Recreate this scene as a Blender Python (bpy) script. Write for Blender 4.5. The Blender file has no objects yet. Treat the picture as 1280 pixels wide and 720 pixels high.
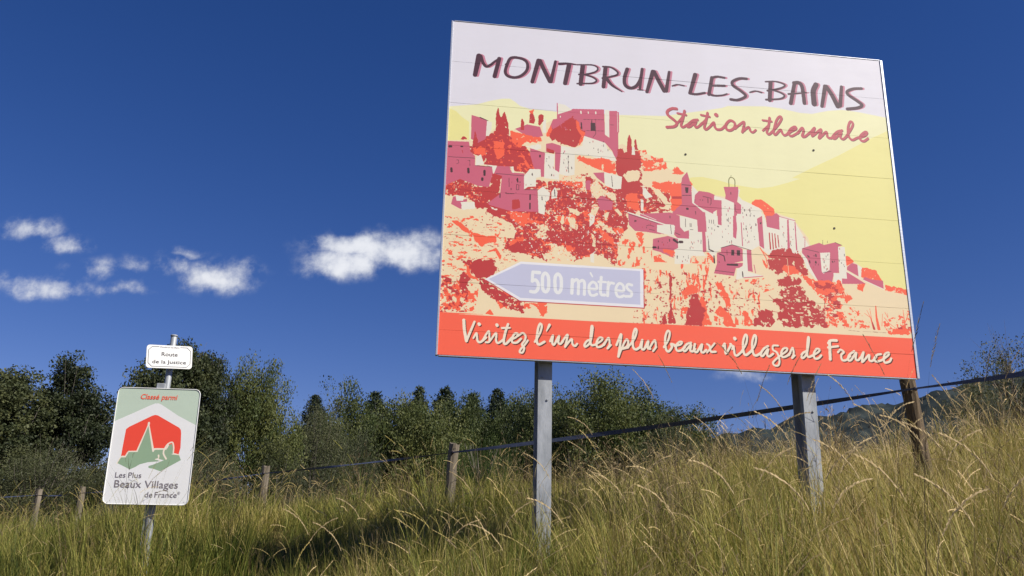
import bpy, bmesh, math, random
import numpy as np
from mathutils import Vector, Matrix
R_ = math.radians
scene = bpy.context.scene
COL = scene.collection
# ---------------------------------------------------------------- camera, light, exposure
EYE = 1.6
cam_d = bpy.data.cameras.new('camera'); cam = bpy.data.objects.new('camera', cam_d); COL.objects.link(cam)
PITCH, ROLL = 0.304, 0.0225
_F = Vector((0, math.cos(PITCH), math.sin(PITCH))); _U0 = Vector((0, -math.sin(PITCH), math.cos(PITCH))); _R0 = Vector((1, 0, 0))
_R = _R0*math.cos(ROLL)+_U0*math.sin(ROLL); _U = -_R0*math.sin(ROLL)+_U0*math.cos(ROLL)
cam.matrix_world = Matrix(((_R.x, _U.x, -_F.x, 0), (_R.y, _U.y, -_F.y, 0), (_R.z, _U.z, -_F.z, EYE), (0, 0, 0, 1)))
cam_d.sensor_width = 36; cam_d.lens = 1100/1280*36; cam_d.clip_start = .05; cam_d.clip_end = 9000
scene.camera = cam
SUN_AZ = R_(120)      # compass style, clockwise from +Y: the sun stands behind the camera to the right
SUN_EL = R_(42)
sun_d = bpy.data.lights.new('sun', 'SUN'); sun_d.energy = 5.0; sun_d.angle = R_(.55); sun_d.color = (1, .945, .86)
sun = bpy.data.objects.new('sun', sun_d); COL.objects.link(sun)
sdir = Vector((math.sin(SUN_AZ)*math.cos(SUN_EL), math.cos(SUN_AZ)*math.cos(SUN_EL), math.sin(SUN_EL)))
sun.rotation_euler = sdir.to_track_quat('Z', 'Y').to_euler()
scene.view_settings.view_transform = 'Standard'; scene.view_settings.look = 'None'; scene.view_settings.gamma = 1
scene.view_settings.exposure = 0.50; scene.view_settings.use_curve_mapping = False

class NT:
    def __init__(s, tree): s.t = tree
    def n(s, typ, **kw):
        nd = s.t.nodes.new(typ)
        for k, v in kw.items():
            if k in nd.inputs.keys():
                if isinstance(v, bpy.types.NodeSocket): s.t.links.new(v, nd.inputs[k])
                else: nd.inputs[k].default_value = v
            else: setattr(nd, k, v)
        return nd
    def m(s, op, a, b=None, c=None, clamp=False):
        nd = s.t.nodes.new('ShaderNodeMath'); nd.operation = op; nd.use_clamp = clamp
        for i, v in enumerate((a, b, c)):
            if v is None: continue
            if isinstance(v, bpy.types.NodeSocket): s.t.links.new(v, nd.inputs[i])
            else: nd.inputs[i].default_value = v
        return nd.outputs[0]
    def mix(s, f, a, b, blend='MIX'):
        nd = s.t.nodes.new('ShaderNodeMix'); nd.data_type = 'RGBA'; nd.blend_type = blend
        for sock, v in ((nd.inputs[0], f), (nd.inputs[6], a), (nd.inputs[7], b)):
            if isinstance(v, bpy.types.NodeSocket): s.t.links.new(v, sock)
            else: sock.default_value = v if not isinstance(v, tuple) or len(v) == 4 else v+(1,)
        return nd.outputs[2]
    def ramp(s, f, stops):
        nd = s.t.nodes.new('ShaderNodeValToRGB'); s.t.links.new(f, nd.inputs[0]); e = nd.color_ramp.elements
        while len(e) < len(stops): e.new(.5)
        for el, (p, c) in zip(e, stops): el.position = p; el.color = c if len(c) == 4 else tuple(c)+(1,)
        return nd.outputs[0]
    def l(s, a, b): s.t.links.new(a, b)

world = bpy.data.worlds.new('World'); scene.world = world; world.use_nodes = True
w = NT(world.node_tree); w.t.nodes.clear()
sky = w.n('ShaderNodeTexSky'); sky.sky_type = 'NISHITA'; sky.sun_disc = False
sky.sun_elevation = SUN_EL; sky.sun_rotation = SUN_AZ; sky.altitude = 700; sky.air_density = 1.0; sky.dust_density = .25; sky.ozone_density = 3.2
hs = w.n('ShaderNodeHueSaturation', Saturation=1.30, Value=1.0, Hue=.508); w.l(sky.outputs[0], hs.inputs['Color'])
skyt = w.mix(1.0, hs.outputs[0], (.99, .77, .94), 'MULTIPLY')
geo = w.n('ShaderNodeTexCoord'); sep = w.n('ShaderNodeSeparateXYZ'); w.l(geo.outputs['Generated'], sep.inputs[0])
yy = w.m('MAXIMUM', sep.outputs['Y'], .02)
cu = w.m('DIVIDE', sep.outputs['X'], yy); cv = w.m('DIVIDE', sep.outputs['Z'], yy)
comb = w.n('ShaderNodeCombineXYZ', X=cu, Y=cv)
nz = w.n('ShaderNodeTexNoise', Scale=30.0, Detail=9.0, Roughness=.62); w.l(comb.outputs[0], nz.inputs['Vector'])
nz2 = w.n('ShaderNodeTexNoise', Scale=7.0, Detail=3.0); w.l(comb.outputs[0], nz2.inputs['Vector'])
du = w.m('MULTIPLY', w.m('SUBTRACT', nz2.outputs['Fac'], .5), .05)
nz3 = w.n('ShaderNodeTexNoise', Scale=16.0, Detail=4.0); 
mp = w.n('ShaderNodeMapping'); mp.inputs['Location'].default_value = (3.1, 1.7, 0); w.l(comb.outputs[0], mp.inputs['Vector']); w.l(mp.outputs[0], nz3.inputs['Vector'])
du2 = w.m('MULTIPLY', w.m('SUBTRACT', nz3.outputs['Fac'], .5), .05)
cu2 = w.m('ADD', w.m('ADD', cu, du), du2); cv2 = w.m('SUBTRACT', w.m('ADD', cv, w.m('MULTIPLY', du2, .6)), w.m('MULTIPLY', du, .3))
CLOUDS = [
    (-0.2018, 0.3351, 0.04, 0.017, 1.1),
    (-0.1358, 0.3529, 0.0457, 0.017, 1.1),
    (-0.1747, 0.3582, 0.059, 0.013, 1),
    (-0.1067, 0.3496, 0.0229, 0.014, 0.8),
    (-0.3507, 0.3134, 0.0343, 0.016, 1.05),
    (-0.4072, 0.3292, 0.0229, 0.016, 0.46),
    (-0.3935, 0.3488, 0.0248, 0.006, 0.5),
    (-0.4596, 0.328, 0.0171, 0.011, 0.45),
    (-0.502, 0.3239, 0.0324, 0.01, 0.45),
    (-0.5406, 0.3535, 0.0248, 0.011, 0.55),
    (-0.5847, 0.3731, 0.0286, 0.011, 0.6),
    (-0.6013, 0.3685, 0.0229, 0.01, 0.5),
    (-0.5501, 0.2988, 0.0514, 0.013, 0.62),
    (-0.5846, 0.3059, 0.0286, 0.01, 0.45),
    (0.2846, 0.2156, 0.03, 0.011, 0.62),
    (-0.1506, 0.3898, 0.0133, 0.005, 0.2),
    (-0.465, 0.3008, 0.0381, 0.008, 0.4)]
acc = None
for (a, b, ra, rb, amp) in CLOUDS:
    dv = w.m('SUBTRACT', cv2, b); up = w.m('DIVIDE', w.m('MAXIMUM', dv, 0.0), rb*1.45); dn = w.m('DIVIDE', w.m('MINIMUM', dv, 0.0), rb*.95)
    e = w.m('ADD', w.m('POWER', w.m('DIVIDE', w.m('ABSOLUTE', w.m('SUBTRACT', cu2, a)), ra*1.18), 2), w.m('ADD', w.m('MULTIPLY', up, up), w.m('MULTIPLY', dn, dn)))
    g = w.m('MULTIPLY', w.m('EXPONENT', w.m('MULTIPLY', e, -1)), amp)
    acc = g if acc is None else w.m('MAXIMUM', acc, g)
den = w.m('ADD', acc, w.m('MULTIPLY', w.m('SUBTRACT', nz.outputs['Fac'], .5), w.m('MINIMUM', w.m('MULTIPLY', acc, 6), 1.7)))
mr = w.n('ShaderNodeMapRange', interpolation_type='SMOOTHSTEP'); w.l(den, mr.inputs[0]); mr.inputs[1].default_value = .08; mr.inputs[2].default_value = .98
fac = w.m('MULTIPLY', mr.outputs[0], w.m('GREATER_THAN', sep.outputs['Y'], .03))
ccol = w.mix(w.m('MULTIPLY', w.m('SUBTRACT', den, .25), 1.1, None, True), (6.4, 6.8, 7.9), (9.3, 9.5, 10.1))
skyc = w.mix(fac, skyt, ccol)
bg = w.n('ShaderNodeBackground', Strength=.064); w.l(skyc, bg.inputs['Color'])
wo = w.n('ShaderNodeOutputWorld'); w.l(bg.outputs[0], wo.inputs[0])

# ---------------------------------------------------------------- helpers
def material(name, rough=.8, spec=.3, metal=0, color=(.5, .5, .5)):
    m = bpy.data.materials.new(name); m.use_nodes = True; t = NT(m.node_tree); b = m.node_tree.nodes['Principled BSDF']
    b.inputs['Roughness'].default_value = rough; b.inputs['Specular IOR Level'].default_value = spec; b.inputs['Metallic'].default_value = metal
    b.inputs['Base Color'].default_value = tuple(color)+(1,)
    return m, t, b
def objcoord(t, scale=(1, 1, 1), kind='Object'):
    tc = t.n('ShaderNodeTexCoord'); mp = t.n('ShaderNodeMapping'); mp.inputs['Scale'].default_value = scale
    t.l(tc.outputs[kind], mp.inputs['Vector']); return mp.outputs[0]
def noisy(name, c0, c1, scale=5, stretch=(1, 1, 1), rough=.8, spec=.3, metal=0, bump=0, detail=6, lo=.3, hi=.7):
    m, t, b = material(name, rough, spec, metal)
    v = objcoord(t, stretch); n = t.n('ShaderNodeTexNoise', Scale=float(scale), Detail=float(detail), Roughness=.65); t.l(v, n.inputs['Vector'])
    t.l(t.ramp(n.outputs['Fac'], [(lo, c0), (hi, c1)]), b.inputs['Base Color'])
    if bump:
        bp = t.n('ShaderNodeBump', Strength=bump, Distance=.02); t.l(n.outputs['Fac'], bp.inputs['Height']); t.l(bp.outputs[0], b.inputs['Normal'])
    return m
def tag(o, label=None, cat=None, group=None, kind=None):
    if label: o['label'] = label
    if cat: o['category'] = cat
    if group: o['group'] = group
    if kind: o['kind'] = kind
    return o
def link(name, me, mat=None, parent=None):
    o = bpy.data.objects.new(name, me); COL.objects.link(o)
    if mat is not None and me is not None and len(me.materials) == 0:
        for x in (mat if isinstance(mat, (list, tuple)) else [mat]): me.materials.append(x)
    if parent is not None: o.parent = parent
    return o
def empty(name, loc, rz=0):
    o = bpy.data.objects.new(name, None); COL.objects.link(o); o.location = loc; o.rotation_euler = (0, 0, rz); o.empty_display_size = .2; return o
def mesh_np(name, V, F, attrs=None, smooth=False, mats=None):
    """V (n,3); F (m,k) all faces with the same corner count, -1 never used"""
    V = np.asarray(V, np.float32); F = np.asarray(F, np.int32); k = F.shape[1]
    me = bpy.data.meshes.new(name); me.vertices.add(len(V)); me.vertices.foreach_set('co', V.ravel())
    me.loops.add(F.size); me.loops.foreach_set('vertex_index', F.ravel())
    me.polygons.add(len(F)); me.polygons.foreach_set('loop_start', np.arange(0, F.size, k, dtype=np.int32))
    if mats is not None: me.polygons.foreach_set('material_index', np.asarray(mats, np.int32))
    if attrs:
        for an, a in attrs.items():
            at = me.attributes.new(an, 'FLOAT', 'POINT'); at.data.foreach_set('value', np.asarray(a, np.float32))
    me.update(calc_edges=True); me.validate()
    me.polygons.foreach_set('use_smooth', np.full(len(F), bool(smooth)))
    return me
def bm_box(bm, cx, cy, cz, sx, sy, sz, bev=0):
    r = bmesh.ops.create_cube(bm, size=1, matrix=Matrix.Translation((cx, cy, cz)) @ Matrix.Diagonal((sx, sy, sz, 1)))
    if bev:
        es = list({e for v in r['verts'] for e in v.link_edges}); bmesh.ops.bevel(bm, geom=es, offset=bev, segments=1, affect='EDGES')
def bm_obj(name, bm, mat, parent=None, smooth=False):
    me = bpy.data.meshes.new(name); bm.to_mesh(me); bm.free()
    if smooth: me.polygons.foreach_set('use_smooth', np.ones(len(me.polygons), bool))
    return link(name, me, mat, parent)
def tube(P, rad, seg=8, cap=True):
    """tapered tube through points -> V, quads"""
    P = [Vector(p) for p in P]; V = []; F = []; n = len(P); prev = None
    for i, p in enumerate(P):
        d = (P[min(i+1, n-1)]-P[max(i-1, 0)]).normalized()
        a = d.orthogonal().normalized() if prev is None else (prev-d*prev.dot(d)).normalized()
        prev = a; b = d.cross(a); r = rad[i] if isinstance(rad, (list, tuple)) else rad
        for k in range(seg):
            t = 2*math.pi*k/seg; V.append(tuple(p+(a*math.cos(t)+b*math.sin(t))*r))
    for i in range(n-1):
        for k in range(seg):
            k2 = (k+1) % seg; F.append((i*seg+k, i*seg+k2, (i+1)*seg+k2, (i+1)*seg+k))
    if cap and seg % 2 == 0:
        for base in (0, (n-1)*seg):
            for k in range(seg//2-1):
                q = (base+k, base+k+1, base+seg-2-k, base+seg-1-k); F.append(q if base else q[::-1])
    return V, F
class Geo:
    def __init__(s): s.V = []; s.F = []; s.a = []
    def add(s, V, F, a=0.):
        o = len(s.V); s.V += list(V); s.F += [tuple(i+o for i in f) for f in F]; s.a += [a]*len(V)
    def mesh(s, name, smooth=True, attr=None):
        return mesh_np(name, s.V, s.F, {attr: s.a} if attr else None, smooth)

# ---------------------------------------------------------------- terrain
RS = np.random.RandomState(11)
_nt = RS.rand(64, 64)
def vnoise(x, y):
    x = np.asarray(x, float); y = np.asarray(y, float); ix = np.floor(x).astype(int); iy = np.floor(y).astype(int); tx = x-ix; ty = y-iy
    tx = tx*tx*(3-2*tx); ty = ty*ty*(3-2*ty); g = lambda a, b: _nt[a % 64, b % 64]
    return (g(ix, iy)*(1-tx)+g(ix+1, iy)*tx)*(1-ty)+(g(ix, iy+1)*(1-tx)+g(ix+1, iy+1)*tx)*ty
def Y_(y): return np.where(y < 17, y, 17+2.5*(1-np.exp(-np.maximum(y-17, 0)/2.5)))
def ground(x, y):
    x = np.asarray(x, float); y = np.asarray(y, float)
    xs = 14*np.tanh(x/14); a = np.minimum(Y_(y), 19.5); z = 1.5+.118*(np.minimum(a, 12)-6.7)+.098*(np.maximum(a, 12)-12)-.035*np.clip(y-21, 0, 90)
    z = z+np.where(x > 0, .128, np.interp(y, [5, 16], [.075, .125]))*xs+.0035*xs*xs-.50*np.exp(-((y-5.5)/2.3)**2)*np.interp(x, [-2.0, .2], [1, .16])-.13*np.exp(-((y-3.6)/1.6)**2)*np.interp(x, [-1, 2.5], [1, .2])-.05*np.clip(y-7, 0, 2)
    z = z+(vnoise(x*.5+9, y*.5)-.5)*.22+(vnoise(x*1.3, y*1.3+7)-.5)*.09
    z = z+.36*np.exp(-((x+2.2)/4)**2-((y-11.6)/2.4)**2)+.17*np.exp(-((x+.7)/1.2)**2-((y-10.1)/1.0)**2)
    z = z+.19*np.exp(-((x-2.7)/1.5)**2-((y-6.5)/1.5)**2)+.10*np.exp(-((x-.3)/.9)**2-((y-6.4)/.9)**2)+.34*np.exp(-((x+3.0)/.9)**2-((y-7.5)/.7)**2)
    t = np.clip((y-.15)/2.0, 0, 1); t = t*t*(3-2*t)
    road = 0.0+0*x
    return road*(1-t)+z*t
def gz(x, y): return float(ground(x, y))

def grid_mesh(name, xs, ys, fz):
    X, Y = np.meshgrid(xs, ys); Z = fz(X, Y); V = np.stack([X, Y, Z], -1).reshape(-1, 3); nx = len(xs); ny = len(ys)
    i = np.arange((ny-1)*nx).reshape(ny-1, nx)[:, :-1].ravel(); F = np.stack([i, i+1, i+1+nx, i+nx], 1)
    return mesh_np(name, V, F, None, True)
def spaced(lo, hi, d0, g):
    a = [0.0]; d = d0
    while a[-1] < hi: a.append(a[-1]+d); d = d*g if a[-1] > 30 else d
    b = [0.0]; d = d0
    while b[-1] > lo: b.append(b[-1]-d); d = d*g if b[-1] < -30 else d
    return np.array(sorted(set(a+b)))
m, t, b = material('soil_and_thatch', .95, .1)
v = objcoord(t); n1 = t.n('ShaderNodeTexNoise', Scale=1.3, Detail=8.0, Roughness=.7); t.l(v, n1.inputs['Vector'])
n2 = t.n('ShaderNodeTexNoise', Scale=30.0, Detail=6.0, Roughness=.7); t.l(v, n2.inputs['Vector'])
c1 = t.ramp(n2.outputs['Fac'], [(.3, (.035, .028, .014)), (.55, (.10, .085, .035)), (.75, (.20, .17, .08))])
c2 = t.ramp(n1.outputs['Fac'], [(.35, (.55, .75, .40)), (.7, (1.2, 1.0, .8))])
t.l(t.mix(1.0, c1, c2, 'MULTIPLY'), b.inputs['Base Color'])
bp = t.n('ShaderNodeBump', Strength=.8, Distance=.05); t.l(n2.outputs['Fac'], bp.inputs['Height']); t.l(bp.outputs[0], b.inputs['Normal'])
SOIL = m
gme = grid_mesh('ground', spaced(-4000, 4000, .5, 1.18), spaced(-400, 5000, .5, 1.18), ground)
tag(link('ground', gme, SOIL), kind='structure')
# the lane the camera stands beside
ASPH = noisy('asphalt', (.035, .035, .036), (.075, .073, .07), 60, rough=.9, bump=.3)
lane = grid_mesh('road', np.linspace(-60, 60, 61), np.array([-5.2, -3.6, -2.0, -.4]), lambda X, Y: 0*X+.03-.0)
tag(link('road', lane, ASPH), kind='structure')

# far wooded mountain behind the slope on the right
def mount(X, Y):
    t = X/Y
    prof = np.interp(t, [-1.4, -.9, -.3, .1, .22, .3, .38, .44, .50, .56, .64, .8, 1.1, 1.6], [.03, .05, .07, .10, .145, .163, .176, .187, .203, .222, .25, .26, .23, .12])
    D = np.sqrt(X*X+Y*Y); h = prof*1.02*1500*np.clip((Y-700)/800, 0, 1)**.8*np.clip(1-(Y-1500)/2500, .4, 1)
    n = (vnoise(X/160+5, Y/160)-.5)*46+(vnoise(X/55, Y/55+3)-.5)*22+(vnoise(X/16+1, Y/16)-.5)*11+(vnoise(X/7+1, Y/7)-.5)*6
    return h+n*np.clip((Y-800)/500, 0, 1)*np.clip(h/90, 0, 1)-8
xs = np.linspace(-2600, 2400, 560); ys = np.concatenate([np.linspace(700, 1700, 110), np.linspace(1740, 3600, 14)])
mm = noisy('mountain_forest', (.018, .026, .030), (.045, .054, .052), .035, rough=1, spec=0, detail=9, lo=.38, hi=.66)
tag(link('mountain', grid_mesh('mountain', xs, ys, mount), mm), kind='structure')
# ---------------------------------------------------------------- flat prints (painted in memory from outlines in millimetres)
PAL={'S':(229,226,234),'Y':(242,239,190),'y':(241,233,156),'c':(243,222,182),'o':(255,108,78),'d':(196,68,68),
 'm':(209,106,127),'w':(238,232,214),'k':(82,58,62),'l':(134,130,84),'b':(255,108,82),'W':(238,236,238),'a':(201,202,224),
 'P':(236,236,234),'B':(84,56,68),'p':(206,134,154),'R':(200,98,108),'r':(128,78,84),'L':(247,232,208),'h':(92,52,44),
 't':(176,130,112),'g':(196,212,194),'G':(150,176,146),'e':(247,84,66),'x':(120,108,108),'H':(238,238,238),'u':(246,232,214)}
class Raster:
    def __init__(s,wmm,hmm,mm,bg,seed=3):
        s.mm=mm;s.W=int(round(wmm/mm));s.H=int(round(hmm/mm))
        s.im=np.zeros((s.H,s.W,3),np.float32);s.im[:]=np.array(PAL[bg],np.float32)/255
        s.rs=np.random.RandomState(seed)
    def box(s,P,pad):
        x0=max(0,int((P[:,0].min()-pad)/s.mm));x1=min(s.W,int((P[:,0].max()+pad)/s.mm)+2)
        y0=max(0,int((P[:,1].min()-pad)/s.mm));y1=min(s.H,int((P[:,1].max()+pad)/s.mm)+2)
        return x0,x1,y0,y1
    def mask(s,P,b):
        x0,x1,y0,y1=b;X=(np.arange(x0,x1)+.5)*s.mm;Y=(np.arange(y0,y1)+.5)*s.mm
        m=np.zeros((len(Y),len(X)),bool);n=len(P)
        for i in range(n):
            ax,ay=P[i];bx,by=P[(i+1)%n]
            if ay==by:continue
            r=np.nonzero((Y>=min(ay,by))&(Y<max(ay,by)))[0]
            if len(r)==0:continue
            xc=ax+(Y[r]-ay)*(bx-ax)/(by-ay)
            m[r[0]:r[-1]+1]^=(X[None,:]>xc[:,None])
        return m
    def noise(s,h,w,sx,sy,oc=3):
        out=np.zeros((h,w),np.float32);a=1.;t=0
        for o in range(oc):
            gx=max(1.2,sx/s.mm/2**o);gy=max(1.2,sy/s.mm/2**o)
            nx=int(w/gx)+3;ny=int(h/gy)+3;G=s.rs.rand(ny,nx).astype(np.float32)
            fx=np.arange(w)/gx+s.rs.rand();fy=np.arange(h)/gy+s.rs.rand()
            ix=fx.astype(int);iy=fy.astype(int);tx=fx-ix;ty=fy-iy;tx=tx*tx*(3-2*tx);ty=ty*ty*(3-2*ty)
            ix=np.minimum(ix,nx-2);iy=np.minimum(iy,ny-2)
            A=G[iy];B=G[iy+1];r=A*(1-ty)[:,None]+B*ty[:,None]
            out+=a*(r[:,ix]*(1-tx)+r[:,ix+1]*tx);t+=a;a*=.6
        return out/t
    def blur(s,m,r):
        r=max(1,int(r))
        for ax in(0,1,0,1):
            m=np.swapaxes(m,0,ax);p=np.concatenate([np.repeat(m[:1],r+1,0),m,np.repeat(m[-1:],r,0)])
            c=np.cumsum(p,0,dtype=np.float64);m=((c[2*r+1:]-c[:-2*r-1])/(2*r+1)).astype(np.float32);m=np.swapaxes(m,0,ax)
        return m
    def put(s,b,m,col):
        x0,x1,y0,y1=b;v=s.im[y0:y1,x0:x1];v[m]=np.array(PAL[col],np.float32)/255
    def poly(s,col,P):
        b=s.box(P,0)
        if b[1]>b[0] and b[3]>b[2]: s.put(b,s.mask(P,b),col)
    def ragged(s,col,P,r,amp):
        b=s.box(P,r*2)
        if b[1]<=b[0] or b[3]<=b[2]:return
        m=s.blur(s.mask(P,b).astype(np.float32),r/s.mm*.55)
        n=s.noise(*m.shape,r*.9+16,r*.9+16,4)
        s.put(b,(m+amp*2.3*(n-.5)*(m>.01))>.5,col)
    def speck(s,col,P,dens,sx,sy):
        b=s.box(P,0)
        if b[1]<=b[0] or b[3]<=b[2]:return
        m=s.mask(P,b);n=s.noise(*m.shape,sx,sy,4);t=np.quantile(n[::3,::3],1-dens)
        s.put(b,m&(n>t),col)
    def stroke(s,col,P,w0,w1,dx=0,dy=0):
        P=P+np.array([dx,dy]);b=s.box(P,max(w0,w1)/2+2)
        x0,x1,y0,y1=b
        if x1<=x0 or y1<=y0:return
        X,Y=np.meshgrid((np.arange(x0,x1)+.5)*s.mm,(np.arange(y0,y1)+.5)*s.mm)
        m=np.zeros(X.shape,bool);L=np.concatenate([[0],np.cumsum(np.hypot(*np.diff(P,axis=0).T))]);L/=max(L[-1],1e-6)
        for i in range(len(P)-1):
            a=P[i];d=P[i+1]-a;q=d@d+1e-9
            t=np.clip(((X-a[0])*d[0]+(Y-a[1])*d[1])/q,0,1)
            w=(w0+(w1-w0)*(L[i]+(L[i+1]-L[i])*t))/2
            m|=((X-a[0]-t*d[0])**2+(Y-a[1]-t*d[1])**2)<w*w
        s.put(b,m,col)
def smooth(P,n=6):
    if len(P)<3:return P
    cl=np.hypot(*(P[0]-P[-1]))<1
    Q=np.vstack([P[-2] if cl else 2*P[0]-P[1],P,P[1] if cl else 2*P[-1]-P[-2]]);o=[]
    for i in range(1,len(Q)-2):
        for k in range(n):
            t=k/n;a,b,c,d=Q[i-1:i+3]
            o.append(.5*(2*b+(c-a)*t+(2*a-5*b+4*c-d)*t*t+(3*b-a-3*c+d)*t**3))
    o.append(P[-1]);return np.array(o)
SHADOW={'T':('p',19,0),'G':('r',4,-7),'V':('h',8,-9)}
def paint(R,data):
    pend=[];mode=None
    def flush():
        if mode and pend:
            c,dx,dy=SHADOW[mode]
            for (col,P,w0,w1) in pend: R.stroke(c,P,w0,w1,dx,dy)
            for (col,P,w0,w1) in pend: R.stroke(col,P,w0*1.08+1,w1*1.08+1)
    for ln in data.strip().split('\n'):
        if ':' not in ln:
            flush();pend=[];mode=ln.strip();continue
        h,p=ln.split(':');h=h.split();P=np.array([[float(a) for a in q.split(',')] for q in p.split()])
        if h[0]=='p':R.poly(h[1],P)
        elif h[0]=='r':R.ragged(h[1],P,float(h[2]),float(h[3]))
        elif h[0]=='n':R.speck(h[1],P,float(h[2]),float(h[3]),float(h[4]))
        else:
            w0,w1=float(h[2]),float(h[3])
            if h[0]=='S':P=smooth(P)
            if mode: pend.append((h[1],P,w0,w1))
            else: R.stroke(h[1],P,w0,w1)
    flush()
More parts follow.
